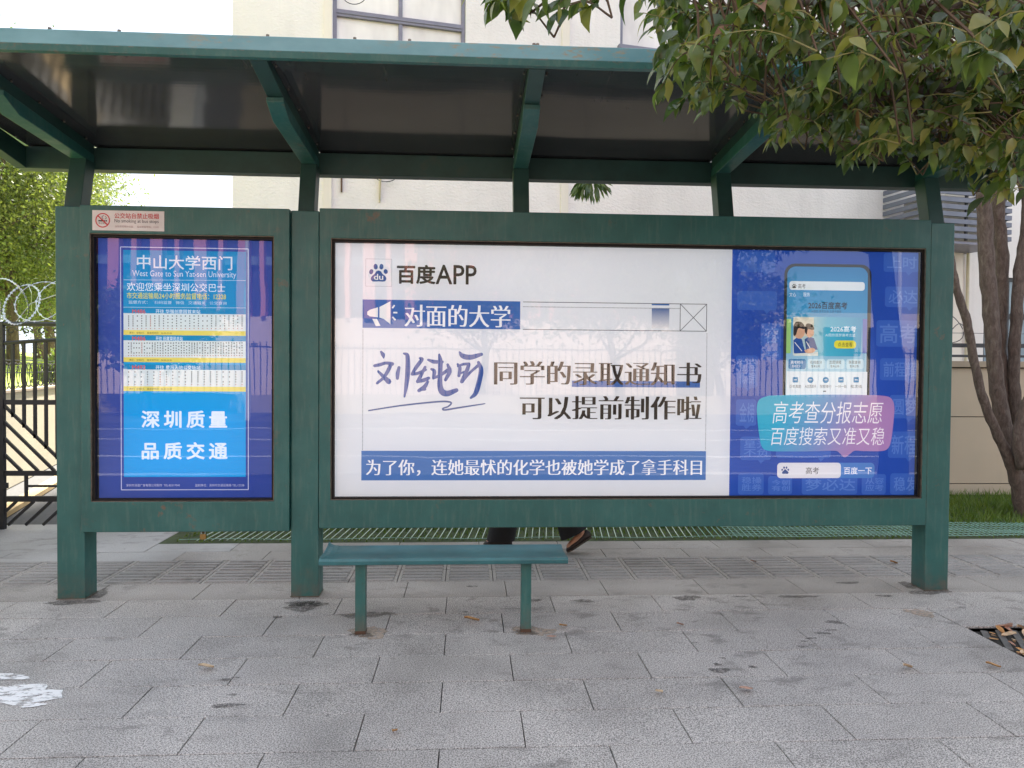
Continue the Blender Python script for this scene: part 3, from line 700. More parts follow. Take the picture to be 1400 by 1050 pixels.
A.text('tab_text', '文心', (1079, 400, 1088, 405.5), '#f2f6f8', 5, parent=phone); A.text('tab_text', '服务', (1098, 400, 1107, 405.5), '#f2f6f8', 5, parent=phone)
A.text('screen_title', '2026百度高考', (1105, 413, 1158, 422.5), '#12324a', 5, bold=.025, parent=phone)
A.text('screen_subtitle', 'AI陪你 高考加油 志愿不慌张', (1109, 424, 1150, 427.5), '#1e4a66', 5, parent=phone)
M['card'] = grad('card_gradient', '#cfd9d4', '#49b2cf', 0, A.pt(1084, 460).x, A.pt(1177, 460).x, '#2f9cc6')
A.rect('side_card', (1075, 436, 1081, 483), '#9ed07c', 5, 0, phone); A.rect('side_card', (1179, 436, 1185, 483), '#6f7fc4', 5, 0, phone)
A.rect('banner_card', (1084, 433.5, 1177, 487), M['card'], 5, 3, phone)
z5 = lambda u, v: (990+u/5, 320+v/5)
def zp(nm, P, col, lay, k=0): A.poly(nm, [z5(*p) for p in P], col, lay, phone)
zp('wall_light', [(472, 570), (612, 570), (612, 700), (472, 700)], '#d9d4c3', 6)
zp('uniform', [(472, 725), (500, 705), (530, 720), (548, 790), (600, 800), (600, 815), (540, 822), (475, 815)], '#1f4f9c', 7)
zp('uniform', [(548, 720), (580, 700), (612, 712), (628, 760), (638, 790), (560, 795)], '#1c4788', 6.5)
def sk(pts, col, lay, nm): 
    P = spline([z5(*p) for p in pts+[pts[0]]], 4)[:-1]; A.poly(nm, [tuple(p) for p in P], col, lay, phone)
sk([(478, 640), (520, 632), (548, 655), (545, 690), (525, 712), (498, 712), (478, 690)], '#d9a88c', 8, 'face')
sk([(472, 625), (490, 600), (530, 605), (552, 640), (540, 650), (505, 645), (488, 690), (472, 690)], '#2b201d', 9, 'hair')
sk([(560, 650), (595, 640), (612, 665), (605, 695), (580, 708), (562, 690)], '#d3a085', 7.5, 'face')
sk([(548, 640), (565, 612), (600, 620), (614, 650), (600, 655), (570, 652), (562, 685), (550, 670)], '#2b201d', 8.5, 'hair')
sk([(545, 795), (600, 778), (622, 795), (600, 812), (560, 812)], '#dba98d', 9, 'hand')
zp('desk', [(472, 818), (640, 806), (640, 832), (480, 832)], '#dde0da', 8)
A.lines('uniform_stripe', [(z5(480, 740), z5(530, 800)), (z5(560, 735), z5(585, 780))], '#e8ecef', 1, 9, parent=phone)
A.text('banner_text', '2026高考', (1135, 446, 1170, 454), '#f5f8fa', 6, bold=.015, parent=phone)
A.text('banner_subtitle', 'AI陪你逐梦高考志愿', (1128, 456, 1169, 460.5), '#e5f2f6', 6, parent=phone)
A.rect('button', (1140, 465.5, 1170, 476.5), '#e9dc3e', 6, 5, phone); A.text('button_text', '点击查看', (1145, 468, 1165, 474), '#40402a', 7, parent=phone)
for i, (s1, s2) in enumerate((('高考时间', '距考试 天'), ('在线查分', '暂未公布'), ('志愿填报', '暂未公布'), ('录取查询', '暂未公布'))):
    x = 1077.5+26.3*i; A.rect('tab_tile', (x, 491, x+24, 504.5), '#2f7db3' if i == 0 else '#c5dfea', 6, 3, phone)
    A.text('tab_label', s1, (x+3.5, 493, x+19.5, 497.5), '#eef4f8' if i == 0 else '#26323a', 7, parent=phone); A.text('tab_note', s2, (x+5, 499, x+17, 502.5), '#dfeaf2' if i == 0 else '#3b464d', 7, parent=phone)
for i, s_ in enumerate(('历年真题', 'AI志愿助手', '院校排行', '一分一段', '批次线')):
    x = 1087+20.8*i
    if i in (1, 2): m = MB(); A.ell(m, x, 519.5, 4.2, 4.2, 6); A.fin(m, 'icon', '#2a7fb0', phone)
    else: A.rect('icon', (x-3.7, 515.5, x+3.7, 523), '#2a7fb0', 6, 1.2, phone)
    A.lines('icon_mark', [((x-2, 519.3), (x+2, 519.3))], '#e6f0f5', 1., 7, parent=phone)
    A.text('icon_label', s_, (x-7.8, 526, x+7.8, 530.5), '#3b4248', 6, parent=phone)
A.rect('pager_mark', (1125, 534.2, 1129, 535.6), '#555a60', 6, 0, phone)
# speech bubble
bp = [(1050,541),(1080,540),(1131,539.5),(1180,540),(1207,541),(1218,545),(1222,556),(1221,575),(1218,600),(1214,612),(1205,616.5),(1180,616.5),(1168,616),(1162,620),(1154,625),(1147,619),(1140,616),(1110,617),(1075,617),(1052,616.5),(1042,612),(1038,598),(1035,572),(1034.5,556),(1038,546)]
P = [tuple(p) for p in spline(bp+[bp[0]], 4)[:-1]]
xa, xb = A.pt(1036, 580).x, A.pt(1222, 580).x
t = NT('bubble_gradient'); s_ = t.n('ShaderNodeSeparateXYZ'); t.l(t.pos(), s_.inputs[0]); d_ = t.math('ADD', s_.outputs[0], t.math('MULTIPLY', t.math('SUBTRACT', A.pt(1130, 580).z, s_.outputs[2]), .5))
m_ = t.n('ShaderNodeMapRange'); t.l(d_, m_.inputs[0]); m_.inputs[1].default_value = xa-.1; m_.inputs[2].default_value = xb+.05
c = t.ramp(m_.outputs[0], [(0, lin('#1fb4cf')), (.22, lin('#2ba9cc')), (.5, lin('#7494c6')), (.75, lin('#a884b8')), (1, lin('#b089bd'))]); M['bubble'] = t.set(Base_Color=c, Emission_Color=c, Emission_Strength=LB, Roughness=.5)
t.b.inputs['Specular IOR Level'].default_value = .2
A.poly('speech_bubble', P, M['bubble'], 10)
A.text('slogan_text', '高考查分报志愿', (1056, 549, 1207, 579), '#f2f1f6', 11, bold=-.004, shear=.16)
A.text('slogan_text', '百度搜索又准又稳', (1054, 584, 1208, 608.5), '#f2f1f6', 11, bold=-.004, shear=.16)
A.rect('search_panel', (1062, 632.5, 1195, 653.5), '#4b82c8', 10, 6)
A.rect('search_pill', (1062, 632.5, 1149, 653.5), '#e4e4ea', 11, 5)
paw(A, 1073, 642.5, 10.5, '#36508c', 12, ad, du=False); A.text('search_term', '高考', (1101, 638.5, 1119, 648), '#38383c', 12); A.text('search_button_text', '百度一下', (1153, 638.5, 1191, 648), '#f0f2f6', 12, bold=.012)

# ---- timetable poster
tp = empty('timetable_poster', (-1.83, .04, .632), 'tall blue bus timetable poster with cyan panel and yellow striped route tables', 'poster')
B = Print(tp, .04, emit=.09)
LBT = .09
t = NT('deep_blue_print'); c = t.mix(t.ramp(t.noise(t.pos(), 1.5, 3), [(.3, 0.), (.7, 1.)]), lin('#2b4394'), lin('#334ea2')); t.b.inputs['Specular IOR Level'].default_value = .2
MB().add([(-2.40, .04, .63), (-1.252, .04, .63), (-1.252, .04, 2.337), (-2.40, .04, 2.337)], [(0, 1, 2, 3)]).build('blue_print', t.set(Base_Color=c, Roughness=.45, Emission_Color=c, Emission_Strength=LBT), tp)
B.outline('white_outline', (165.5, 339, 339.5, 669.5), '#b9c1de', 1.1, 2)
xa, xb = 169, 336
t = NT('cyan_print'); s_ = t.n('ShaderNodeSeparateXYZ'); t.l(t.pos(), s_.inputs[0]); m_ = t.n('ShaderNodeMapRange'); t.l(s_.outputs[2], m_.inputs[0]); m_.inputs[1].default_value = B.pt(250, 650).z; m_.inputs[2].default_value = B.pt(250, 345).z
c = t.ramp(m_.outputs[0], [(0, lin('#0aa0e6')), (.45, lin('#0a9cdc')), (.7, lin('#0f8ec6')), (1, lin('#0f86c0'))]); t.b.inputs['Specular IOR Level'].default_value = .2
B.rect('cyan_panel', (169, 343, 336, 652), t.set(Base_Color=c, Emission_Color=c, Emission_Strength=LBT, Roughness=.5), 1)
B.text('stop_name', '中山大学西门', (187.5, 349.5, 317.5, 368.5), '#d6dde8', 3, bold=.01)
B.text('stop_name_english', 'West Gate to Sun Yat-sen University', (181, 370.5, 323, 381), '#d0dbe8', 3)
B.lines('rule', [((169, 382.6), (336, 383.6)), ((169, 420), (336, 421)), ], '#9fc4dd', .8, 2)
B.text('welcome_text', '欢迎您乘坐深圳公交巴士', (173.5, 387, 308, 398.5), '#dce6ee', 3, bold=.004)
B.text('hotline_text', '市交通运输局24小时服务监督电话：12328', (173.5, 400.5, 309, 409), '#d8d06a', 3, bold=.008)
B.text('small_text', '监督方式：   扫码监督   微信   交通服务   公交查询', (176, 411.5, 310, 416), '#c3d6e4', 3)
for i, (ty, head) in enumerate(((422, '开往 华强创意园首末站'), (459, '开往 田厦翠苑总站'), (498.5, '开往 星河天地公交场站'))):
    h0, h1 = ty+7, ty+30
    B.rect('route_strip', (169, ty, 336, h0), '#0f86bd', 1.5)
    B.text('route_heading', head, (213, ty+1.2, 274 if i != 1 else 250, ty+6.6), '#dde6ee', 3, bold=.006)
    B.text('route_number', 'M486' if i != 2 else 'M492', (181, ty+1, 199, ty+6.6), '#c2606a', 3, bold=.02)
    B.rect('table_white', (169, h0, 336, h1), '#cfdbe2', 2); B.rect('table_yellow', (169, h1, 336, h1+6.5), '#ddd06a', 2)
    B.text('table_note', '票价：全程2元    首末班时间：06:30-22:30', (177, h1+1.8, 235, h1+4.6), '#4a4a3a', 3)
    m = MB(); r_ = random.Random(i); cols = (27, 44, 19)[i]
    for c_ in range(cols):
        x = 176+c_*(155/(cols-1)); ln = r_.randint(3, 6); stp = 13.5/max(ln-1, 1)
        for q in range(ln):
            y = h0+3+q*stp+(0 if i != 1 else r_.uniform(-.3, .3)); a_, b_, c2, d_ = B.box((x-.7, y-.7, x+.8, y+.8)); m.add([(a_, .04-.0018, b_), (c2, .04-.0018, b_), (c2, .04-.0018, d_), (a_, .04-.0018, d_)], [(0, 1, 2, 3)], 1 if c_ == 5 else 0)
        a_, b_, c2, d_ = B.box((x-.6, h1-3.4, x+.6, h1-2.2)); m.add([(a_, .04-.0018, b_), (c2, .04-.0018, b_), (c2, .04-.0018, d_), (a_, .04-.0018, d_)], [(0, 1, 2, 3)], 1)
    m.build('stop_list', [I('#55606a', .03), I('#b0605a', .03)], tp)
B.text('slogan_text', '深圳质量', (194, 562, 310, 584.5), '#e6edf4', 3, bold=.026, spacing=1.38)
B.text('slogan_text', '品质交通', (194.5, 605, 310.5, 627.5), '#e6edf4', 3, bold=.026, spacing=1.38)
B.text('credit_text', '深圳市深道广告有限公司制作  TEL:83317040', (172.5, 661.5, 246, 665.2), '#c4c8de', 3)
B.text('credit_text', '监制单位：深圳市交通运输局 TEL:12328', (267, 661.5, 334, 665.2), '#c4c8de', 3)

# ---- no smoking sign
ns = empty('no_smoking_sign', (-2.2, -.035, 2.41), 'small white no smoking sign with red ring on the left frame', 'sign')
S = Print(ns, -.034, emit=0)
x0, z0, x1, z1 = S.box((126, 288, 224.5, 315.5))
MB().box(x0, x1, -.0335, -.0305, z0, z1).build('plate', plain('sign_plate', '#d6cfcf', .4), ns, bevel=.001)
def ring(pr, cx, cy, r0, r1, lay, name, mat, parent):
    m = MB(); n = 32; a = []; b = []
    for k in range(n): t_ = 2*math.pi*k/n; a.append(pr.pt(cx+r0*math.cos(t_), cy+r0*math.sin(t_), lay)); b.append(pr.pt(cx+r1*math.cos(t_), cy+r1*math.sin(t_), lay))
    m.add(a+b, [(k, (k+1) % n, n+(k+1) % n, n+k) for k in range(n)]); return pr.fin(m, name, mat, parent)
ring(S, 140.4, 301.2, 8.6, 10, 1, 'red_ring', '#c0393c', ns)
S.lines('red_slash', [((134, 295), (147, 307.5))], '#c0393c', 1.5, 1.5)
S.rect('cigarette', (134.5, 301, 143.5, 302.8), '#1d1a1a', 1); S.rect('cigarette', (144.3, 301, 146.2, 302.8), '#1d1a1a', 1); S.text('ring_caption', '禁止吸烟', (134.8, 304, 145.2, 306.2), '#1d1a1a', 1)
S.strokes('smoke', [[(141, 299.5, .6), (139.5, 296.5, .6), (142, 294.5, .6)], [(143.5, 299.5, .6), (145.5, 298, .6), (144, 295.5, .6)]], '#666666', 1)
S.text('sign_text', '公交站台禁止吸烟', (156.5, 291.5, 217, 299), '#c0393c', 1, bold=.008)
S.text('sign_text_english', 'No smoking at bus stops', (156.5, 300, 217, 306), '#4a4a4e', 1)
S.text('sign_small_print', '深圳市控烟办公室      投诉举报电话：12345', (157, 308.5, 217, 311.5), '#a8888a', 1)

# ================================================================ BEHIND: strip with net, grass, walls, building
st = MB(); st.box(-2.62, 12, 1.53, 3.75, -.15, -.006); tag(st.build('soil_strip', M['turf']), None, None, kind='structure')
def blades(n, area, hmin, hmax, name, label, mat, zf=lambda x, y: 0, seed=1, w=.006, lean=.4):
    r_ = np.random.RandomState(seed); x = r_.uniform(area[0], area[1], n); y = r_.uniform(area[2], area[3], n); h = r_.uniform(hmin, hmax, n); a = r_.uniform(0, 6.28, n)
    z = np.array([zf(p, q) for p, q in zip(x, y)]); dx, dy = np.cos(a)*w, np.sin(a)*w; lx, ly = r_.normal(0, lean, n)*h, r_.normal(0, lean, n)*h
    V = np.empty((n*3, 3)); V[0::3] = np.c_[x-dx, y-dy, z]; V[1::3] = np.c_[x+dx, y+dy, z]; V[2::3] = np.c_[x+lx, y+ly, z+h]
    me = bpy.data.meshes.new(name); me.vertices.add(n*3); me.vertices.foreach_set('co', V.ravel()); me.loops.add(n*3); me.loops.foreach_set('vertex_index', np.arange(n*3)); me.polygons.add(n)
    me.polygons.foreach_set('loop_start', np.arange(0, n*3, 3)); me.update(calc_edges=True); o = put(name, me, mat); tag(o, label, 'grass', kind='stuff'); return o
blades(26000, (-2.5, 9.5, 2.0, 3.72), .05, .13, 'grass', 'rough green grass growing along the foot of the tan wall', M['grass'], lambda x, y: -.006, 2)
blades(2600, (-2.5, 9.5, 1.55, 2.0), .02, .05, 'grass', 'short grass pushing through the green plastic netting', M['grass'], lambda x, y: -.006, 3)
net = MB()
xs = -2.3
while xs < 9.5:
    net.bar((xs, 1.53, .022), (xs+.06, 2.05+.02*math.sin(xs*3), .034), .0065, .004, mi=1 if xs < 2 else 0); xs += .062 if xs < 2.2 else .05
for k in range(9):
    y = 1.535+k*.062
    for q in range(0 if k in (0, 7) else 16, 40): a = -2.45+q*.3; net.bar((a, y, .029+.006*math.sin(q*1.3+k)), (a+.3, y, .029+.006*math.sin((q+1)*1.3+k)), .006, .004)
tag(net.build('ground_netting', [M['netgreen'], M['netpale']]), 'green plastic ground netting laid behind the pavement edge', 'netting')
# tan boundary wall
bw = empty('boundary_wall', (5.5, 3.9, 0), 'tan stone clad boundary wall with coping behind the shelter at right', 'wall')
MB().box(-2.7, 13, 3.86, 4.02, -.02, 1.555).build('wall_core', M['joint'], bw)
zj = (-.01, .165, .98, 1.553)
zj = (-.01, .13, .95, 1.548)
xj = [5.62-.0]; 
x = 5.72-1.45*6
while x < 13:
    for za, zb_ in zip(zj[:-1], zj[1:]):
        MB().box(max(x, -2.7)+.005, min(x+1.45, 13)-.005, 3.835, 3.862, za+.005, zb_-.005).build('stone_panel', M['tan_stone'], bw, bevel=.002, seg=1)
    x += 1.45
x = -2.7
while x < 13: MB().box(x+.003, min(13, x+1.2)-.003, 3.79, 4.06, 1.556, 1.63).build('coping_stone', M['coping'], bw, bevel=.004, seg=1); x += 1.2
rl = empty('wall_railing', (6, 3.93, 1.631), 'low dark metal rail on top of the tan wall', 'railing')
MB().box(3.4, 13, 3.92, 3.95, 1.80, 1.85).build('top_rail', M['win_dark'], rl); MB().box(3.4, 13, 3.92, 3.95, 1.68, 1.71).build('lower_rail', M['win_dark'], rl)
for k in range(9): MB().box(3.6+1.1*k, 3.64+1.1*k, 3.915, 3.9199+.036, 1.631, 1.8).build('rail_post', M['win_dark'], rl)
# building facade frame
A12 = R(12); FO = Vector((-3.40, 6.0, 0)); FE = Vector((math.cos(A12), math.sin(A12), 0)); FN = Vector((math.sin(A12), -math.cos(A12), 0))
def UF(px, py, off=0.):
    q = ray(px, py); o = FO+FN*off; s_ = (o-CAM).dot(FN)/q.dot(FN); p = CAM+q*s_; return (p-FO).dot(FE), p.z
def fbox(m, u0, u1, z0, z1, d0, d1, mi=0):  # d outward
    return m.obox(FO+FE*u0+FN*d1+Vector((0, 0, z0)), FE*(u1-u0), FN*(d0-d1), Vector((0, 0, z1-z0)), mi)
bd = empty('cream_building', FO, 'tall cream stucco building with grey framed windows behind the shelter', 'building')
BH = 15.5
w1 = (UF(455, 30)[0], UF(637, 30)[0]); wz0 = UF(545, 75)[1]; wz1 = wz0+1.65
u2 = UF(848, 40)[0]; z2 = UF(870, 66)[1]
u3a, u3b = UF(1345, 430)[0], UF(1345, 430)[0]+1.9; z3a, z3b = UF(1370, 492)[1], UF(1370, 379)[1]
holes = [(w1[0], w1[1], wz0, wz1), (u2, u2+2.2, z2, z2+1.6), (u3a, u3b, z3a-.3, z3b)]
us = sorted({0, 17.}|{h[0] for h in holes}|{h[1] for h in holes}); zs = sorted({-.02, BH}|{h[2] for h in holes}|{h[3] for h in holes}|{7.5})
def inhole(u, z): return any(h[0] < u < h[1] and h[2] < z < h[3] for h in holes)
wm = MB()
for a, b in zip(us[:-1], us[1:]):
    run = None
    for c_, d_ in zip(zs[:-1], zs[1:]):
        if inhole((a+b)/2, (c_+d_)/2):
            if run: fbox(wm, a, b, *run, 0, -.25); run = None
        else: run = (run[0], d_) if run else (c_, d_)
    if run: fbox(wm, a, b, *run, 0, -.25)
wm.build('wall', M['stucco'], bd)
sw = MB(); fbox(sw, 0, 17, -.02, BH, -.2501, -9); sw.build('building_mass', M['smooth_cream'], bd)
pu = UF(442, 270)[0], UF(453, 270)[0]
m = MB(); fbox(m, pu[0], pu[1], 0, BH, .001, .035); m.build('pilaster_strip', M['smooth_cream'], bd)
pu = UF(766, 270)[0], UF(776, 270)[0]
m = MB(); fbox(m, pu[0], pu[1], 0, BH, .001, .035); m.build('pilaster_strip', M['smooth_cream'], bd)
pu = UF(1290, 400)[0], UF(1313, 400)[0]
m = MB(); fbox(m, pu[0], pu[1], 0, BH, .001, .05); m.build('pilaster_strip', M['smooth_cream'], bd)
def window(h, fm, gm, nv=2, transom=None, curtain=None):
    a, b, c_, d_ = h; m = MB(); w = .06
    fbox(m, a, b, c_, c_+w, -.10, -.04); fbox(m, a, b, d_-w, d_, -.10, -.04); fbox(m, a, a+w, c_+w, d_-w, -.10, -.04); fbox(m, b-w, b, c_+w, d_-w, -.10, -.04)
    for k in range(1, nv): u = a+(b-a)*k/nv; fbox(m, u-w/2, u+w/2, c_+w, d_-w, -.10, -.045)
    if transom: fbox(m, a+w, b-w, transom-.05, transom+.05, -.101, -.03); fbox(m, a+w, b-w, transom-.012, transom+.012, -.03, -.018)
    o = m.build('window', fm, bd)
    for k in range(nv):
        u0, u1 = a+(b-a)*k/nv+.02, a+(b-a)*(k+1)/nv-.02; g_ = MB(); fbox(g_, u0, u1, c_+.02, d_-.02, -.12-.004*k, -.085-.004*k); g_.build('pane', gm, o)
    return o
window(holes[0], M['win_frame'], M['curtain'], 2, UF(545, 26)[1])
window(holes[1], M['win_frame'], M['curtain'], 2); window(holes[2], M['win_dark'], M['bluewin'], 3, UF(1370, 432)[1])
m = MB(); fbox(m, u2-.05, u2+2.25, z2-.06, z2-.002, 0.001, .09); m.build('window_sill', M['win_frame'], bd)
m = MB(); fbox(m, w1[0]-.05, w1[1]+.05, wz0-.06, wz0-.002, 0.001, .09); m.build('window_sill', M['smooth_cream'], bd)
# other windows, outside the picture but part of the same face
for (ua, za) in ((1.2, 8.3), (4.6, 8.3), (8.2, 8.3), (12, 8.3), (1.2, 11.6), (4.6, 11.6), (8.2, 11.6), (12, 11.6)):
    m = MB(); fbox(m, ua, ua+2, za, za+1.5, .001, .05); o = m.build('window', M['win_frame'], bd)
    for k in (0, 1): g_ = MB(); fbox(g_, ua+.07+k*.95, ua+.95+k*.98, za+.07, za+1.43, .0502, .054); g_.build('pane', M['curtain'], o)
m = MB(); fbox(m, -.15, 17.1, BH, BH+.3, .15, -9.1); m.build('roof_cornice', M['smooth_cream'], bd)
pipe_u = UF(1319, 400)[0]; p0 = FO+FE*pipe_u+FN*.06
dp = empty('downpipe', p0, 'thin pale downpipe with creeper running down the cream wall', 'pipe')
MB().tube([p0+Vector((0, 0, z)) for z in (0, 2, 4, 3.3+.9)][:2]+[p0+Vector((0, 0, 4.2))], .03, 8).build('pipe', M['pipe'], dp)
# stub brackets with wires
for px, y0_, y1_, lb in ((467, 236, 263, 'rusty steel bracket stub on the wall under the window, left one'), (519, 238, 277, 'pale steel bracket with loose cable, right one')):
    u, z = UF(px, y1_); u, zt_ = UF(px, y0_-14); b_ = FO+FE*u+FN*.02
    o = empty('wall_bracket', b_+Vector((0, 0, z)), lb, 'bracket', 'steel brackets on the cream wall')
    MB().bar(b_+Vector((0, 0, z)), b_+Vector((0, 0, zt_)), .035, .02, up=(1, 0, 0)).build('upright', M['hasp'] if px == 467 else M['pipe'], o)
    MB().bar(b_+Vector((0, 0, zt_)), b_+Vector((0, 0, zt_))+FN*.35, .035, .02).build('arm', M['hasp'], o)
    if px == 519: MB().bar(b_+Vector((0, 0, z+.02)), b_+Vector((0, 0, zt_))+FN*.3, .02, .02).build('brace', M['pipe'], o)
cb = []
for k in range(25): t_ = k/24; u = UF(527+14*math.sin(t_*9), 243+7*math.cos(t_*9)); cb.append(FO+FE*u[0]+FN*(.06+.02*t_)+Vector((0, 0, u[1])))
tag(MB().tube(cb, .005, 5).build('loose_cable', M['win_dark'], loc=cb[0]), 'thin black cable looping beside the right wall bracket', 'cable')
cb = []
for k in range(17): t_ = math.pi*(k/16); u = UF(484-17*math.cos(t_), -4+15*math.sin(t_)); cb.append(FO+FE*u[0]+FN*.12+Vector((0, 0, u[1])))
tag(MB().tube(cb, .006, 5).build('window_cable', M['win_dark'], loc=cb[0]), 'thin dark cable drooping in a loop in front of the upper window', 'cable')
# louvre box
ua = UF(1232, 300, .9)[0]; z0_, z1_ = UF(1300, 327, .9)[1], UF(1300, 327, .9)[1]+1.6
ub = UF(1345, 300, .9)[0]; uc = UF(1262, 300, .9)[0]; lz = empty('louvre_screen', FO+FE*uc+Vector((0, 0, z0_)), 'grey slatted metal screen box on the cream wall, behind leaves', 'louvre')
for k in range(13):
    z = z0_+.03+k*.125
    m = MB(); fbox(m, uc, ub+.6, z, z+.078, .87, .9); m.build('slat', M['louvre'], lz); m = MB(); fbox(m, uc-.03, uc-.001, z, z+.078, .0, .9); m.build('slat', M['louvre'], lz)
    m = MB(); fbox(m, ub+.6, ub+.63, z, z+.078, .0, .9); m.build('slat', M['louvre'], lz)
for u in (uc+.05, (uc+ub)/2+.3, ub+.5):
    m = MB(); fbox(m, u, u+.04, z0_, z0_+1.65, .83, .869); m.build('mullion', M['win_dark'], lz)
m = MB(); fbox(m, uc+.02, ub+.58, z0_-.06, z0_-.02, 0.001, .86); m.build('base_tray', M['win_frame'], lz)
m = MB(); fbox(m, uc+.25, ub+.3, z0_-.019, z0_+.8, .2, .7); m.build('air_unit', plain('air_unit', '#b9b4a8', .6), lz)

# ================================================================ LEFT: gate, wall, lawn, trees
GYL = 2.16
def gx(px): return U(px, 600, GYL).x
def gz(py, px=40): return U(px, py, GYL).z
th = MB(); th.box(-9, -2.63, 1.53, 2.35, -.15, -.008); tag(th.build('gate_threshold', M['granite3']), None, None, kind='structure')
dr = MB(); dr.add([(-9, 2.35, -.012), (-2.63, 2.35, -.012), (-2.7, 12, -.012), (-9, 12, -.012)], [(0, 1, 2, 3)]); tag(dr.build('driveway', M['asphalt']), None, None, kind='structure')
W0, W1 = Vector((-5.526, 4.254, 0)), Vector((-6.231, 6.671, 0)); wd = (W1-W0).normalized(); wn = Vector((wd.y, -wd.x, 0))
tk = MB().obox(W0-wd*6+wn*.35, wn*.16, wd*13, Vector((0, 0, .05))); tag(tk.build('kerb_line', M['tancurb']), None, None, kind='structure')
lw = empty('low_wall', W0, 'low off-white wall beside the driveway, seen through the gate', 'wall')
MB().obox(W0-wd*6-wn*.2, wn*.2, wd*13, Vector((0, 0, 1.16))).build('wall_body', M['white_wall'], lw)
MB().obox(W0-wd*6-wn*.22, wn*.24, wd*13, Vector((0, 0, .03))).build('wall_cap', M['coping'], lw).location.z += 1.161
# lawn slope rising to the left and back
def lawn_z(x, y):
    d = -(Vector((x, y, 0))-W0).dot(wn)-.2; return 1.1+max(0, min(3.2, (d-.5)*.16))+.03*math.sin(x*1.3)*math.cos(y)
lm = MB(); nx, ny = 26, 26
for j in range(ny+1):
    for i in range(nx+1):
        p = W0-wd*6+wd*(j/ny*34)-wn*(.2+i/nx*30); lm.v.append((p.x, p.y, lawn_z(p.x, p.y)))
for j in range(ny):
    for i in range(nx): q = j*(nx+1)+i; lm.f.append((q, q+1, q+nx+2, q+nx+1)); lm.mi.append(0)
tag(lm.build('lawn', M['lawn'], smooth=True), None, None, kind='structure')
# razor wire hedge guard on the wall
rz = empty('wire_fence', W0+Vector((0, 0, 1.19)), 'black looped wire fence standing on the low white wall', 'fence')
m = MB()
for k in range(60):
    p = W0-wd*5.5+wd*.2*k-wn*.1+Vector((0, 0, 1.19))
    m.tube([p+wd*(.17*math.sin(2*math.pi*q/12)+.03*q/12)+Vector((0, 0, .17-.17*math.cos(2*math.pi*q/12))) for q in range(13)], .007, 4)
m.build('wire_loops', M['black_iron'], rz)
for z in (1.22, 1.40, 1.56): MB().bar(W0-wd*6-wn*.1+Vector((0, 0, z)), W0+wd*7-wn*.1+Vector((0, 0, z)), .012).build('rail', M['black_iron'], rz)
# gate
gt = empty('driveway_gate', (gx(40), GYL, 0), 'dark iron driveway gate with vertical bars above and diagonal bars below', 'gate')
xL, xR = gx(-85), gx(88); XC = gx(3)
zt_, za_, zm_, zl_, zk_, zb_ = gz(443), gz(468), gz(550), gz(647), gz(682), gz(722)+.03
def gbar(n, p, q, w=.024, h=.024): return MB().bar((p[0], GYL, p[1]), (q[0], GYL, q[1]), w, h, up=(0, 1, 0)).build(n, M['black_iron'], gt)
P_ = gx(18.5)-gx(3)
leaves = [(XC, 1), (XC-.001, -1)]
for sgn, XS in ((1, XC), (-1, XC-.05)):
    Wl = 1.66; X1 = XS+sgn*Wl
    gbar('stile', (XS+sgn*.0, zb_-.04), (XS, zt_+.02), .045, .045); gbar('stile', (X1, zb_-.04), (X1, zt_+.02), .045, .045)
    a, b = XS+sgn*.023, X1-sgn*.023
    for z, w in ((zm_, .045), (zl_, .045), (zk_, .05)): gbar('rail', (a, z), (b, z), w, .03)
    gbar('rail', (a, zb_), (b, zb_), .04, .03) if False else None
    for nm, z, am, w in (('arched_rail', za_, .045, .045), ('top_rail', zt_, .0, .05)):
        pts = [(a+(b-a)*k/12, GYL, z+am*(math.sin(math.pi*min(1, k/12*1.0))-0.25)) for k in range(13)]; m = MB()
        for p, q in zip(pts[:-1], pts[1:]): m.bar(p, q, w*.6, w, up=(0, 1, 0)) if False else m.tube([p, q], w*.42, 6)
        m.build(nm, M['black_iron'], gt)
    zz = lambda x: za_+.045*(math.sin(math.pi*min(1, abs(x-a)/abs(b-a)))-.25)-.015
    n = 17
    for k in range(1, n):
        x = XS+sgn*(Wl*k/n); gbar('upright_bar', (x, zm_+.022), (x, zz(x)))
    slope = 1.02
    for k in range(1, n):   # short bars down to the first diagonal
        x = XS+sgn*(Wl*k/n); zc = zm_-.04-abs(x-XS)*slope*.97
        gbar('lower_bar', (x, zm_-.022), (x, max(zc, zl_+.02)))
    for q in range(0, 5):
        x0_, z0 = XS+sgn*.02, zm_-.03-q*.15
        dx = min(Wl-.05, (z0-zl_-.02)/slope)
        if dx > .05: gbar('diagonal_bar', (x0_, z0), (x0_+sgn*dx, z0-dx*slope))
    gbar('lower_bar', (XS+sgn*.21, zl_-.02), (XS+sgn*.21, zk_+.02)); gbar('rail', (XS+sgn*.22, (zl_+zk_)/2), (b, (zl_+zk_)/2), .02, .02)
    for q in range(13):  # bottom diagonals leaning the other way
        x_ = XS+sgn*(.12+.155*q); dz = zk_-.025-zb_; xx = x_-sgn*dz*1.05; xe = x_
        zs_ = zk_-.025; ze = zb_
        if (xx-XS)*sgn < .02: f_ = ((x_-sgn*0)-(XS+sgn*.02))*sgn/(dz*1.05); xx = XS+sgn*.02; ze = zs_-dz*f_
        if (xe-XS)*sgn < Wl: gbar('diagonal_bar', (xe, zs_), (xx, ze))
    m = MB()   # scroll work between the two top rails
    for k in range(12):
        x = a+(b-a)*(k+.5)/12
        m.tube([(x+.05*math.cos(t_)*(1-t_/9), GYL, (zt_+za_)/2+.02+.035*math.sin(t_)*(1-t_/9)) for t_ in np.linspace(0, 6.6, 14)], .006, 4)
    m.build('scroll_work', M['black_iron'], gt)
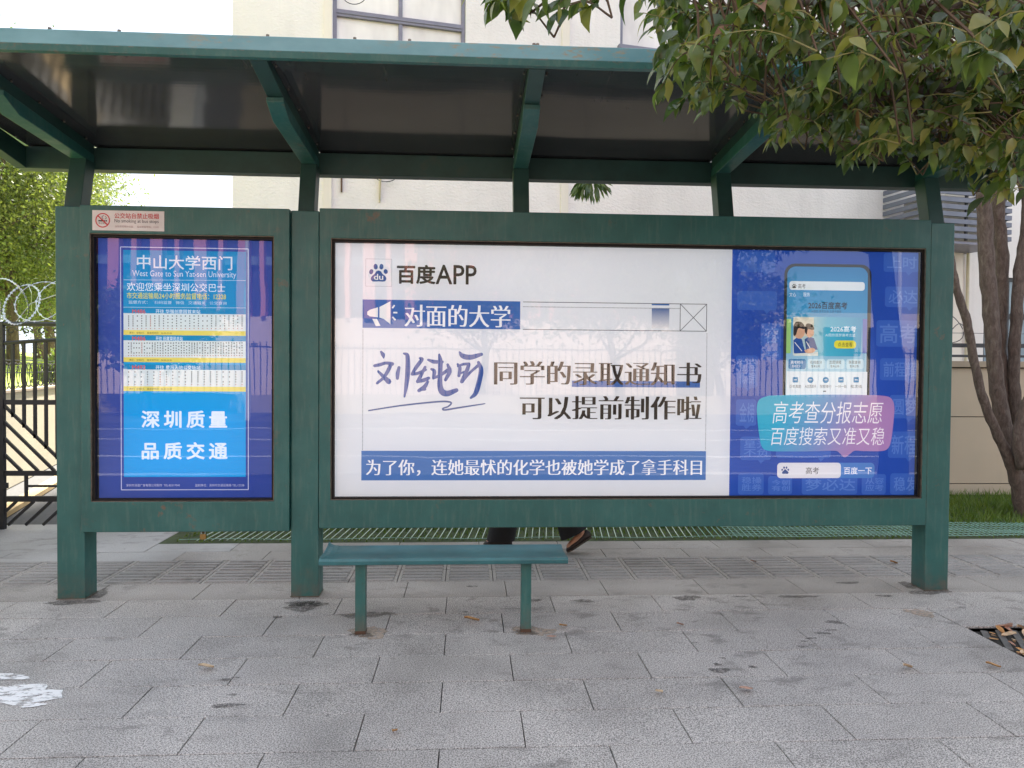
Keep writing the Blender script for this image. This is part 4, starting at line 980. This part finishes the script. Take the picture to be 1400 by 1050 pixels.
gbar('hinge', (XC-.02, gz(664)), (XC+.04, gz(664)), .05, .05)
gp = MB().box(-2.78, -2.56, 2.05, 2.3, -.01, 2.1).build('gate_post', M['stucco']); tag(gp, 'square cream gate post hidden beside the left poster panel', 'gate post')
gp = MB().box(-7.9, -7.6, 2.05, 2.3, -.01, 2.1).build('gate_post', M['stucco']); tag(gp, 'square cream gate post at the outer end of the gate', 'gate post')
# razor wire coil on the gate
c0 = U(12, 408, GYL); rw = empty('razor_wire', (c0.x, GYL, zt_), 'silver razor wire coils on top of the iron gate', 'razor wire')
wire = MB(); barb = MB()
for k, (px, py, rr) in enumerate(((13, 412, .195), (30, 416, .19), (-25, 412, .2), (55, 412, .19), (-60, 412, .2), (85, 410, .2))):
    c = U(px, py, GYL); pts = []
    for q in range(37):
        t_ = 2*math.pi*q/36+k; pts.append(Vector((c.x+rr*math.cos(t_)*(.95 if k != 1 else .6), GYL+.12*math.sin(t_+.5)*(1 if k % 2 else -1), c.z+rr*math.sin(t_))))
    wire.tube(pts, .0035 if k != 0 else .0045, 5, cap=False)
    for q in range(0, 36, 1 if k < 2 else 2):
        p = pts[q]; d = (pts[q+1]-p).normalized(); o_ = d.orthogonal().normalized(); barb.add([p-d*.012+o_*.010, p+d*.012+o_*.010, p+d*.004-o_*.010, p-d*.004-o_*.010], [(0, 1, 2, 3)])
wire.tube([U(22, 440, GYL), U(42, 415, GYL), U(80, 402, GYL), U(120, 400, GYL)], .004, 5); wire.tube([U(38, 388, GYL-.05), U(43, 400, GYL-.05), U(43, 425, GYL)], .003, 5)
wire.build('wire', M['wire'], rw); barb.build('barb', M['wire'], rw)['kind'] = 'stuff'
# thin wire at the right on the boundary wall
wr = MB()
for px, py, r_ in ((1298, 450, .17), (1312, 458, .14)):
    c = U(px, py, 3.93); wr.tube([(c.x+r_*math.cos(t_), 3.93+.05*math.sin(t_*2), c.z+r_*math.sin(t_)) for t_ in np.linspace(0, 6.1, 26)], .005, 5)
for py in (455, 470): a = U(1285, py, 3.93); wr.bar(a, a+Vector((6, 0, -.02)), .006)
tag(wr.build('barbed_wire', M['win_dark'], loc=U(1300, 455, 3.93)), 'thin dark wire coil above the tan wall, beside the tree trunks', 'wire')

def leafcloud(name, C_, rad, n, size, mats, parent, seed, clumps=60, spread=.28, thin=1.):
    r_ = np.random.RandomState(seed); cc = []
    while len(cc) < clumps:
        p = r_.uniform(-1, 1, 3)
        if .25 < np.linalg.norm(p) < 1 : cc.append(p)
    cc = np.array(cc)*np.array(rad)+np.array(C_); idx = r_.randint(0, clumps, n); csz = r_.uniform(.5, 1.3, clumps)[idx][:, None]
    P = cc[idx]+r_.normal(0, 1, (n, 3))*np.array(rad)*spread*csz*np.array([1, 1, .7])
    a = r_.normal(0, 1, (n, 3)); a /= np.linalg.norm(a, axis=1)[:, None]; b = r_.normal(0, 1, (n, 3)); b = np.cross(a, b); b /= np.linalg.norm(b, axis=1)[:, None]
    s = size*r_.uniform(.5, 1.3, n)[:, None]; V = np.empty((n*4, 3)); V[0::4] = P-a*s; V[1::4] = P+b*s*.45*thin; V[2::4] = P+a*s; V[3::4] = P-b*s*.45*thin
    me = bpy.data.meshes.new(name); me.vertices.add(n*4); me.vertices.foreach_set('co', V.ravel()); me.loops.add(n*4); me.loops.foreach_set('vertex_index', np.arange(n*4)); me.polygons.add(n)
    me.polygons.foreach_set('loop_start', np.arange(0, n*4, 4)); me.polygons.foreach_set('material_index', (r_.rand(clumps)*len(mats)).astype(int)[idx]); me.update(calc_edges=True)
    return put(name, me, mats, parent)
def tree(loc, h, crown, seed, label, n=9000, size=.09, mats=None, group=None, tr=.16, cz=None):
    r_ = random.Random(seed); L = Vector(loc); t_ = empty('tree', L, label, 'tree', group); m = MB(); cz = cz or h*.62
    pts = [L+Vector((r_.uniform(-.1, .1)*k, r_.uniform(-.1, .1)*k, h*.85*k/6)) for k in range(7)]; m.tube(pts, [tr*(1-.12*k) for k in range(7)], 9)
    for k in range(16):
        s_ = pts[2+k % 4]; a = r_.uniform(0, 6.28); e = Vector((L.x, L.y, L.z+cz))+Vector((math.cos(a)*crown[0]*.75, math.sin(a)*crown[1]*.75, r_.uniform(-.6, .7)*crown[2]))
        mid = (s_+e)/2+Vector((0, 0, -.15*crown[2])); m.tube([s_, mid, e], [tr*.4, tr*.25, .015], 6)
    m.build('trunk', M['bark'], t_, smooth=True)
    leafcloud('crown', (L.x, L.y, L.z+cz), crown, n, size, mats or [M['far_leaf'], M['far_leaf'], M['far_leaf2']], t_, seed); return t_
def at(px, Y, z=1.2): c = U(px, 480, Y); return (c.x, Y, z)
tree(at(18, 15, 1.5), 6.6, (2.3, 2.2, 2.5), 3, 'slender tree with yellowing crown behind the gate, nearest the picture edge', 42000, .05, group='trees behind the gate')
tree(at(72, 19, 1.2), 7.6, (1.7, 2.2, 2.9), 4, 'tree with pale yellow green top directly behind the left shelter post', 42000, .05, [M['far_leaf'], M['far_leaf']], group='trees behind the gate')
tree(at(-70, 13, 1.6), 7, (2.4, 2.3, 2.8), 5, 'dark leafed tree left of the gate coil', 26000, .05, group='trees behind the gate')
tree(at(55, 24, 1.5), 5.6, (3.2, 2.2, 2.0), 6, 'broad low tree farthest back behind the lawn', 26000, .06, [M['far_leaf2'], M['far_leaf']], group='trees behind the gate', cz=4.2)
tree(at(98, 26, 1.), 8.2, (1.3, 2.2, 3.0), 16, 'far tree whose thin top shows right of the left upright', 26000, .055, [M['far_leaf']], group='trees behind the gate')
sb = empty('shrub', at(84, 8.2, 1.1), 'loose green shrub at the end of the low white wall', 'shrub'); c = at(84, 8.2, 1.4)
leafcloud('foliage', (c[0], c[1], 1.4), (.32, .4, .35), 1300, .06, [M['far_leaf']], sb, 9, 20)
hz = at(40, 34, 1.); hg = empty('hedge', hz, 'dark hedge and low trees closing the view beyond the lawn', 'hedge'); leafcloud('foliage', (hz[0], 34, 5.2), (9, 1.5, 1.6), 12000, .14, [M['far_leaf2']], hg, 12, 120)

# multi-stem tree behind the shelter at right
TB = Vector((5.72, 2.55, 0))
mt = empty('multi_stem_tree', TB, 'brown tree with several bare stems rising behind the right post', 'tree')
def stem(pxs, Y0, Y1, smooth=True):
    P = []; Rr_ = []
    n = len(pxs)
    for i, (px, py, w) in enumerate(pxs):
        Y = Y0+(Y1-Y0)*i/(n-1); c = U(px, py, Y); P.append((*c, w/2/1013*(Y+4.87)*.9))
    Q = spline(P, 5); Q = [(q[0]+.004*math.sin(i*1.7), q[1], q[2], q[3]*(1+.06*math.sin(i*2.3))) for i, q in enumerate(Q)]
    return MB().tube([q[:3] for q in Q], [q[3] for q in Q], 12).build('stem', M['bark'], mt, smooth=True)
stem([(1408,712,42),(1394,665,26),(1380,628,18),(1362,590,15),(1344,545,14),(1331,490,13),(1322,440,13),(1309,400,12),(1303,370,11),(1292,320,10),(1270,262,9),(1250,200,8)], 2.45, 2.2)
stem([(1412,712,46),(1398,650,28),(1382,610,24),(1368,560,23),(1360,500,22),(1355,430,23),(1349,360,23),(1346,290,22),(1340,230,18),(1325,150,14)], 2.5, 2.6)
stem([(1385,600,16),(1374,545,18),(1366,480,20),(1368,420,20),(1370,350,19),(1364,290,20),(1372,220,16),(1385,140,12)], 2.62, 2.8)
stem([(1418,705,30),(1402,640,20),(1389,560,18),(1386,500,17),(1390,430,17),(1394,370,17),(1402,320,16),(1404,270,16),(1388,225,13),(1370,150,10)], 2.6, 2.5)
stem([(1400,640,22),(1392,600,17),(1400,560,15),(1425,500,14),(1440,400,12)], 2.3, 2.2)
leafcloud('crown', (5.6, 2.9, 5.6), (2.2, 1.6, 1.5), 7000, .07, LEAFM[:3], mt, 21, 70)

# ================================================================ FOREGROUND TREE with large leaves
FT = Vector((3.66, -1.33, -.05))
fg = empty('street_tree', FT, 'street tree with large glossy leaves hanging over the shelter roof', 'tree')
MB().tube([FT, FT+Vector((.03, .02, .8)), FT+Vector((.0, -.03, 1.7)), FT+Vector((-.05, -.1, 2.5)), FT+Vector((-.1, -.2, 3.4)), FT+Vector((-.2, -.1, 4.3))], [.15, .12, .11, .10, .08, .05], 12).build('trunk', M['bark'], fg, smooth=True)
def leaf_shape(L, Wd, fold, bend, seg=7):
    v = []; f = []
    for i in range(seg+1):
        t_ = i/seg; w = Wd*(math.sin(math.pi*t_**.92)**1.15*(1-.35*t_**3) if 0 < t_ < 1 else 0)+.0005; a = bend*t_; y = L*t_*math.cos(a*.5); z = -L*t_*math.sin(a*.5)
        v += [(-w, y, z+w*fold), (0, y, z), (w, y, z+w*fold)]
    for i in range(seg):
        for k in (0, 1): q = i*3+k; f.append((q, q+1, q+4, q+3))
    return v, f
SH = [leaf_shape(.105, .026, .3, .5), leaf_shape(.118, .029, .15, .9), leaf_shape(.090, .025, .45, .2), leaf_shape(.110, .023, .6, 1.2), leaf_shape(.075, .021, .1, .7)]
LM = {}
for i, (v, f) in enumerate(SH):
    for j, mt_ in enumerate(LEAFM):
        me = bpy.data.meshes.new('leaf'); me.from_pydata(v, [], f); me.polygons.foreach_set('use_smooth', [True]*len(f)); me.materials.append(mt_); LM[i, j] = me
# twig tips: regions given as picture polygons, each with its own range of distance from the camera
def inpoly(x, y, P):
    c = False; j = len(P)-1
    for i in range(len(P)):
        if (P[i][1] > y) != (P[j][1] > y) and x < (P[j][0]-P[i][0])*(y-P[i][1])/(P[j][1]-P[i][1])+P[i][0]: c = not c
        j = i
    return c
regions = [([(905, -40), (1420, -40), (1420, 90), (1310, 90), (1260, 60), (1180, 100), (1090, 75), (1050, 60), (1000, 100), (960, 130), (925, 160), (900, 125), (893, 60)], (-2.6, -1.4), 185, .98),
           ([(960, 60), (1100, 50), (1180, 90), (1080, 150), (1010, 170), (950, 165), (925, 125)], (-2.0, -1.3), 45, .8),
           ([(1060, 120), (1180, 100), (1420, 90), (1420, 225), (1390, 235), (1340, 228), (1290, 222), (1240, 200), (1170, 222), (1110, 195), (1060, 205), (1030, 200)], (-2.1, -1.2), 170, .88),
           ([(1180, 90), (1420, 60), (1420, 230), (1300, 235), (1200, 200)], (-1.8, -1.25), 60, .8),
           ([(1325, 230), (1395, 230), (1395, 275), (1345, 280)], (-2.0, -1.6), 6, .95),
           ([(640, -30), (800, -30), (780, 22), (700, 14), (655, 14)], (-2.9, -2.5), 13, 1.0),
           ([(840, -30), (910, -30), (900, 50), (860, 20)], (-2.2, -1.8), 10, .8)]
ALL = []; TW_ = MB(); rt = random.Random(11); starts = []
for P, (ya, yb), n, sz in regions:
    xs_ = [p[0] for p in P]; ys_ = [p[1] for p in P]; k = 0
    while k < n:
        x, y = rt.uniform(min(xs_), max(xs_)), rt.uniform(min(ys_), max(ys_))
        if not inpoly(x, y, P): continue
        k += 1; tip = U(x, y, rt.uniform(ya, yb)); d = Vector((rt.uniform(.12, .34), rt.uniform(-.12, .16), rt.uniform(-.10, .22)))*rt.choice([.7, 1, 1.3]); s0 = tip+d
        mid = (tip+s0)/2+Vector((0, 0, .04)); pts = [Vector(q) for q in spline([tuple(s0), tuple(mid), tuple(tip)], 4)]
        TW_.tube(pts, [.0035-.002*i/(len(pts)-1) for i in range(len(pts))], 4, cap=False, mi=0 if rt.random() < .6 else 1); starts.append(s0)
        nl = rt.randint(7, 11)
        for q in range(nl):
            t_ = .25+.75*q/(nl-1); i = min(len(pts)-2, int(t_*(len(pts)-1))); p = pts[i].lerp(pts[i+1], t_*(len(pts)-1)-i); ax = (pts[i+1]-pts[i]).normalized()
            side = Vector((rt.uniform(-1, 1), rt.uniform(-1, 1), rt.uniform(-.9, .55))); dr_ = (ax*.6+side*1.1+Vector((0, 0, -.42))).normalized()
            up = Vector((rt.uniform(-.6, .6), rt.uniform(-.9, .3), 1)).normalized(); xx = dr_.cross(up).normalized(); zz = xx.cross(dr_)
            s_ = sz*rt.choice([.55, .7, .8, .9, 1.05])*rt.uniform(.88, 1.12); sh_ = rt.randrange(5); mi = rt.choices([0, 1, 2, 3, 4], [42, 34, 18, 3, .6])[0]
            mat = Matrix(((xx.x, dr_.x, zz.x, p.x), (xx.y, dr_.y, zz.y, p.y), (xx.z, dr_.z, zz.z, p.z), (0, 0, 0, 1)))@Matrix.Scale(s_, 4)
            ALL.append((-(s_*.09/(p.y-CAM.y)), mat, sh_, mi))
ALL.sort(key=lambda a: a[0])
base = wloc(fg)
vis = [a for a in ALL if (lambda q: True)(a)]
for (_, mat, si, mi) in vis[:290]:
    o = bpy.data.objects.new('leaf', LM[si, mi]); COL.objects.link(o); o.parent = fg; o.matrix_basis = Matrix.Translation(-base)@mat
rest = MB()
for (_, mat, si, mi) in vis[290:]:
    v, f = SH[si]; rest.add([mat@Vector(p) for p in v], f, mi)
o = rest.build('foliage', LEAFM, fg, smooth=True); o['kind'] = 'stuff'
TW_.build('twigs', [M['twig'], M['stem']], fg)['kind'] = 'stuff'
# limbs carrying the twigs
limbs = [[FT+Vector((-.05, -.1, 2.6)), U(1500, 130, -1.6), U(1330, 120, -1.65), U(1180, 135, -1.6), U(1090, 150, -1.55)],
         [FT+Vector((-.08, -.15, 3.0)), U(1450, -20, -1.7), U(1300, 10, -1.9), U(1120, 0, -2.0), U(980, 30, -2.0)],
         [FT+Vector((-.1, -.2, 3.2)), U(1400, -80, -1.9), U(1150, -90, -2.3), U(900, -60, -2.5), U(740, -45, -2.7)]]
LP_ = []
for L in limbs:
    Q = [Vector(q) for q in spline([tuple(p) for p in L], 8)]; n = len(Q); MB().tube(Q, [.045*(1-i/n)+.006 for i in range(n)], 8).build('branch', M['bark'], fg, smooth=True); LP_ += Q
br = MB()
for s0 in starts:
    q = min(LP_, key=lambda p: (p-s0).length_squared)
    br.tube([q, (q+s0)/2+Vector((.03, 0, -.03)), s0], [.006, .0045, .0035], 4, cap=False)
br.build('side_twigs', M['stem'], fg)['kind'] = 'stuff'

# narrow leaf spray hanging behind the roof
sp = empty('hanging_spray', U(808, 245, 1.2), 'narrow dark green leaves hanging below the roof against the cream wall', 'foliage')
rs = random.Random(5); m = MB()
for k in range(80):
    a = rs.uniform(-1, 1); top = U(808+a*14, 244, 1.2+rs.uniform(-.1, .1)); e = U(808+a*30+rs.uniform(-4, 4), rs.uniform(254, 284-abs(a)*12), 1.2+rs.uniform(-.15, .15)); d = (e-top); d = d.normalized()*.12; b = e-d; w = Vector((d.z, rs.uniform(-.03, .03), -d.x)).normalized()*.013
    m.add([b, b+d*.4+w, e, b+d*.4-w], [(0, 1, 2, 3)], rs.choice([0, 1])); m.tube([top, b], .0015, 3, cap=False, mi=1)
m.tube([U(808, 244, 1.2), U(815, 225, 1.25), U(840, 190, 1.3)], .004, 4)
m.build('leaves', [LEAFM[0], LEAFM[1]], sp)
# its parent tree stands on the grass strip behind the roof, mostly hidden by it
# ================================================================ PERSON walking behind the panel
M['trousers'] = plain('black_trousers', (.008, .008, .010, 1), .8, scale=20); M['skin'] = plain('skin', '#b98a70', .5, 0, .06, 8); M['shirt'] = plain('grey_shirt', '#8f959c', .8); M['hair'] = plain('black_hair', (.012, .01, .009, 1), .5); M['shoe'] = plain('dark_shoe', '#2c2220', .6); M['sole'] = plain('shoe_sole', '#3f3833', .6)
toeL = G(661, 748); footR = G(776, 757); HX = .42; HY = 1.22
pe = empty('person', (HX, HY, 0), 'person in black wide trousers and dark flat shoes walking behind the panel', 'person')
def skin(name, verts, edges, rad, mat, sub=2, parent=pe):
    me = bpy.data.meshes.new(name); me.from_pydata([tuple(v) for v in verts], edges, []); o = put(name, me, mat, parent)
    md = o.modifiers.new('skin', 'SKIN'); 
    for i, r_ in enumerate(rad): me.skin_vertices[0].data[i].radius = (r_, r_) if not isinstance(r_, tuple) else r_
    me.skin_vertices[0].data[0].use_root = True; md.use_smooth_shade = True
    s_ = o.modifiers.new('sub', 'SUBSURF'); s_.levels = sub; s_.render_levels = sub; return o
xa_, ya_ = toeL.x+.20, 1.33; xr_, yr_ = footR.x+.10, 1.10     # ankles
ankR = Vector((xr_+.03, yr_, .17)); ankL = Vector((xa_-.02, ya_, .085))
V = [(HX, HY, .93), (HX-.01, HY, 1.15), (HX-.02, HY, 1.36), (HX-.03, HY, 1.45), (HX-.05, HY, 1.53), (HX-.06, HY, 1.62),
     (HX-.02, HY+.09, .88), (HX-.09, HY+.10, .50), ankL, ankL+Vector((-.16, 0, -.06)),
     (HX+.02, HY-.09, .88), (HX+.10, HY-.10, .50), ankR, ankR+Vector((-.13, 0, -.14)),
     (HX-.02, HY+.18, 1.36), (HX+.06, HY+.22, 1.10), (HX-.02, HY+.20, .88), (HX-.04, HY+.20, .80),
     (HX-.02, HY-.18, 1.36), (HX-.06, HY-.22, 1.10), (HX-.20, HY-.20, .92), (HX-.26, HY-.19, .86)]
Eg = [(0,1),(1,2),(2,3),(3,4),(4,5),(0,6),(6,7),(7,8),(8,9),(0,10),(10,11),(11,12),(12,13),(2,14),(14,15),(15,16),(16,17),(2,18),(18,19),(19,20),(20,21)]
Rd = [.12,.115,.125,.05,.085,.08,.085,.055,.036,.034,.085,.055,.036,.034,.055,.042,.03,.03,.055,.042,.03,.03]
skin('body', V, Eg, Rd, M['skin'])
for s_, hand in ((1, Vector(V[17])), (-1, Vector(V[21]))):
    for k in range(4):
        a = hand+Vector((-.02+.013*k, 0, -.02)); skin('finger', [a, a+Vector((-.008, 0, -.035)), a+Vector((-.02, 0, -.065+.004*abs(k-1.5)))], [(0, 1), (1, 2)], [.009, .008, .006], M['skin'], 1)
    skin('thumb', [hand+Vector((-.015, 0, 0)), hand+Vector((-.04, -.01, -.02)), hand+Vector((-.05, -.01, -.045))], [(0, 1), (1, 2)], [.011, .009, .007], M['skin'], 1)
def loft(name, rings, mat, n=16):
    m = MB()
    for c, rx, ry, tilt in rings:
        for k in range(n): t_ = 2*math.pi*k/n; fo = 1+.05*math.sin(5*t_+c[2]*9); m.v.append((c[0]+rx*fo*math.cos(t_), c[1]+ry*fo*math.sin(t_), c[2]+tilt*math.cos(t_)))
    for i in range(len(rings)-1):
        for k in range(n): k2 = (k+1) % n; m.f.append((i*n+k, i*n+k2, (i+1)*n+k2, (i+1)*n+k)); m.mi.append(0)
    o = m.build(name, mat, pe, smooth=True); s_ = o.modifiers.new('s', 'SUBSURF'); s_.levels = 1; s_.render_levels = 1; return o
loft('trouser_leg', [((HX-.01, HY+.07, .98), .14, .11, 0), ((HX-.03, HY+.09, .80), .125, .11, 0), ((HX-.09, HY+.10, .50), .11, .10, 0), ((ankL.x+.0, ya_, .25), .118, .10, 0), ((ankL.x-.035, ya_, .055), .122, .105, 0)], M['trousers'])
loft('trouser_leg', [((HX+.01, HY-.07, .98), .14, .11, 0), ((HX+.03, HY-.09, .80), .125, .11, 0), ((HX+.10, HY-.10, .52), .11, .10, 0), ((ankR.x-.11, yr_, .34), .125, .10, .01), ((ankR.x-.075, yr_, .165), .115, .095, .06)], M['trousers'])
loft('trouser_seat', [((HX, HY, 1.02), .15, .175, 0), ((HX, HY, .93), .16, .185, 0), ((HX, HY, .84), .155, .18, 0)], M['trousers'])
loft('shirt', [((HX-.03, HY, 1.44), .07, .08, 0), ((HX-.02, HY, 1.40), .10, .18, 0), ((HX-.01, HY, 1.2), .14, .19, 0), ((HX, HY, 1.0), .165, .195, 0), ((HX, HY, .95), .168, .197, 0)], M['shirt'])
for s_, a, b in ((1, V[14], V[15]), (-1, V[18], V[19])): MB().tube([Vector(a)+Vector((0, 0, .02)), (Vector(a)+Vector(b))/2, b], [.062, .06, .055], 12).build('sleeve', M['shirt'], pe, smooth=True)
hd = Vector((HX-.065, HY, 1.60)); 
hm = bmesh.new(); bmesh.ops.create_uvsphere(hm, u_segments=20, v_segments=14, radius=1); 
for v in hm.verts: v.co = Vector((v.co.x*.10+.012, v.co.y*.083, v.co.z*.105+.02)) if not (v.co.x < -.45 and v.co.z < .35) else Vector((v.co.x*.06, v.co.y*.07, v.co.z*.08+.02))
me = bpy.data.meshes.new('hair'); hm.to_mesh(me); hm.free(); me.transform(Matrix.Translation(hd+Vector((.012, 0, .012)))); me.polygons.foreach_set('use_smooth', [True]*len(me.polygons)); put('hair', me, M['hair'], pe)
MB().tube([hd+Vector((-.075, 0, .02)), hd+Vector((-.105, 0, -.015)), hd+Vector((-.08, 0, -.025))], [.008, .014, .008], 8).build('nose', M['skin'], pe, smooth=True)
for s_ in (-1, 1): MB().tube([hd+Vector((-.076, s_*.03, .025)), hd+Vector((-.082, s_*.03, .025))], .009, 8).build('eye', M['hair'], pe); MB().tube([hd+Vector((.01, s_*.078, .02)), hd+Vector((.01, s_*.088, 0)), hd+Vector((.0, s_*.078, -.02))], [.012, .015, .008], 8).build('ear', M['skin'], pe, smooth=True)
MB().bar(hd+Vector((-.085, -.02, -.05)), hd+Vector((-.085, .02, -.05)), .006, .008).build('mouth', plain('lips', '#8d4f45', .5), pe)
def shoe(heel, toe, name='shoe'):
    heel, toe = Vector(heel), Vector(toe); d = toe-heel; L = d.length; d.normalize(); up = Vector((0, 1, 0)).cross(d); up = up if up.z > 0 else -up; m = MB(); n = 14
    sec = [(0, .014, .02, .03), (.04, .032, .034, .04), (.25, .037, .036, .04), (.5, .038, .028, .028), (.75, .046, .024, .024), (.93, .036, .018, .019), (1., .010, .008, .012)]
    for t_, wy, hz_, cz_ in sec:
        c = heel+d*L*t_+up*cz_
        for k in range(n): a = 2*math.pi*k/n; m.v.append(tuple(c+Vector((0, 1, 0))*wy*math.cos(a)+up*hz_*max(-1, math.sin(a)*1.0)))
    for i in range(len(sec)-1):
        for k in range(n): k2 = (k+1) % n; m.f.append((i*n+k, i*n+k2, (i+1)*n+k2, (i+1)*n+k)); m.mi.append(0)
    m.f += [tuple(range(n)), tuple((len(sec)-1)*n+k for k in range(n))]; m.mi += [0, 0]
    o = m.build(name, M['shoe'], pe, smooth=True); s2 = MB(); P2 = []
    for t_, wy, _, _ in sec[1:]: P2.append(heel+d*L*t_+Vector((0, wy*1.04, 0)))
    for t_, wy, _, _ in reversed(sec[1:]): P2.append(heel+d*L*t_-Vector((0, wy*1.04, 0)))
    N2 = len(P2); s2.add([p+up*.0 for p in P2]+[p+up*.014 for p in P2], [tuple(range(N2)), tuple(range(N2, 2*N2))]+[(i, (i+1) % N2, N2+(i+1) % N2, N2+i) for i in range(N2)]); s2.build('sole', M['sole'], o)
shoe((ankL.x+.06, ya_, .005), (toeL.x, ya_, .012)); shoe((footR.x+.205, yr_, .135), (footR.x-.0, yr_, .006))

# ================================================================ ACROSS THE STREET (seen in the poster glass and roof)
rd = MB(); rd.add([(-60, -15.5, -.15), (60, -15.5, -.15), (60, -5.75, -.15), (-60, -5.75, -.15)], [(0, 1, 2, 3)]); tag(rd.build('road', M['asphalt']), None, None, kind='structure')
bpy.data.objects['ground'].location.z = -.16
kb = MB(); kb.box(-60, 60, -5.75, -5.6, -.16, 0.0); tag(kb.build('kerb', M['granite3']), None, None, kind='structure')
for y in (-15.2, -9.0, -6.1):
    ln = MB(); ln.box(-60, 60, y, y+.12, -.149, -.1455); tag(ln.build('road_marking', M['whiteline']), None, None, kind='structure')
ln = MB()
for k in range(-10, 11): ln.box(k*5, k*5+2.2, -12.3, -12.18, -.149, -.1455)
tag(ln.build('road_marking', M['whiteline']), None, None, kind='structure')
sd_ = MB(); sd_.box(-60, 60, -19.4, -15.5, -.16, 0); tag(sd_.build('far_pavement', M['asphalt']), None, None, kind='structure')
M['pink'] = stucco('pink_facade', '#d98f84', 20, .2); M['pinkband'] = stucco('pale_band', '#e3c9bd', 20, .2)
ob = empty('pink_building', (-3, -27, 0), 'long building with pink pilasters across the street, mirrored in the poster glass', 'building')
MB().box(-26, 9, -38, -27.3, 0, 12).build('building_mass', M['darkwin'], ob); MB().box(-26, 9, -27.3, -27.0, 0, 3.6).build('plinth', M['pinkband'], ob); MB().box(-26, 9, -27.35, -26.95, 12, 12.8).build('parapet', M['pinkband'], ob)
x = -25.5; k = 0
while x < 8.5:
    w = (.48, .2)[k % 2]; MB().box(x, x+w, -27.3, -26.85, 3.6, 12).build('pilaster', M['pink'], ob); x += (.95, .8)[k % 2]; k += 1
for z in (5.8, 8.6): MB().box(-26, 9, -27.32, -27.15, z, z+.35).build('floor_band', M['bluewin'], ob)
M['palewall'] = stucco('pale_wall', '#d8c8ba', 20, .2)
o2 = empty('pale_building', (22, -34, 0), 'pale low building farther along across the street', 'building'); MB().box(13, 32, -44, -34, 0, 4.6).build('building_mass', M['palewall'], o2)
for k in range(7):
    f_ = MB().box(14+2.5*k, 15.6+2.5*k, -34.001, -33.93, 2.2, 3.8).build('window', M['darkwin'], o2)
fn = empty('iron_fence', (0, -19.6, 0), 'tall black iron fence across the street on a stone plinth', 'fence')
MB().box(-40, 40, -19.75, -19.5, 0, .6).build('plinth', M['coping'], fn); MB().box(-40, 40, -19.64, -19.60, 2.1, 2.15).build('rail', M['black_iron'], fn)
m = MB()
for k in range(400): x = -40+k*.2; m.box(x, x+.025, -19.63, -19.605, .6, 2.3)
m.build('bars', M['black_iron'], fn)['kind'] = 'stuff'
for k, x in enumerate((-24, -15.4, -9.6, .5, 4.6, 9.0, 20.5, 27)):
    tree((x, -17.8-(k % 2)*3.2, 0), (8, 5.0, 4.4, 6.8, 6.2, 5.6, 7, 8)[k], ((2.7, 2.4, 2.3), (1.9, 1.8, 1.3), (1.7, 1.7, 1.1), (2.5, 2.3, 1.9), (2.4, 2.3, 1.8), (2.1, 2.0, 1.6), (2.5, 2.4, 2.), (2.7, 2.4, 2.3))[k], 40+k, ['street tree across the road at the far left of the row', 'round crowned tree across the road', 'full green tree across the road opposite the left panel', 'tree across the road opposite the white poster', 'shorter tree across the road opposite the phone picture', 'tree across the road to the right of the pole', 'dense tree across the road near the pale building', 'last tree across the road on the right'][k], 6000, .13, [M['far_leaf2'], M['far_leaf']], group='street trees across the road', cz=(5, 3., 2.7, 4.6, 4.1, 3.6, 4.5, 5)[k])
for k, x in enumerate((-6.2, 12.6)):
    lp = empty('street_lamp', (x, -16.2, 0), ['white street lamp pole across the road, left one', 'white street lamp pole across the road, right one'][k], 'street lamp', 'street lamps across the road')
    MB().tube([(x, -16.2, 0), (x, -16.2, 7.5)], [.09, .05], 10).build('pole', plain('white_pole', '#cfcfcb', .4), lp); MB().bar((x, -16.2, 7.45), (x, -14.6, 7.75), .06).build('arm', M['wire'], lp); MB().box(x-.1, x+.1, -14.9, -14.2, 7.7, 7.8).build('lamp_head', M['wire'], lp)
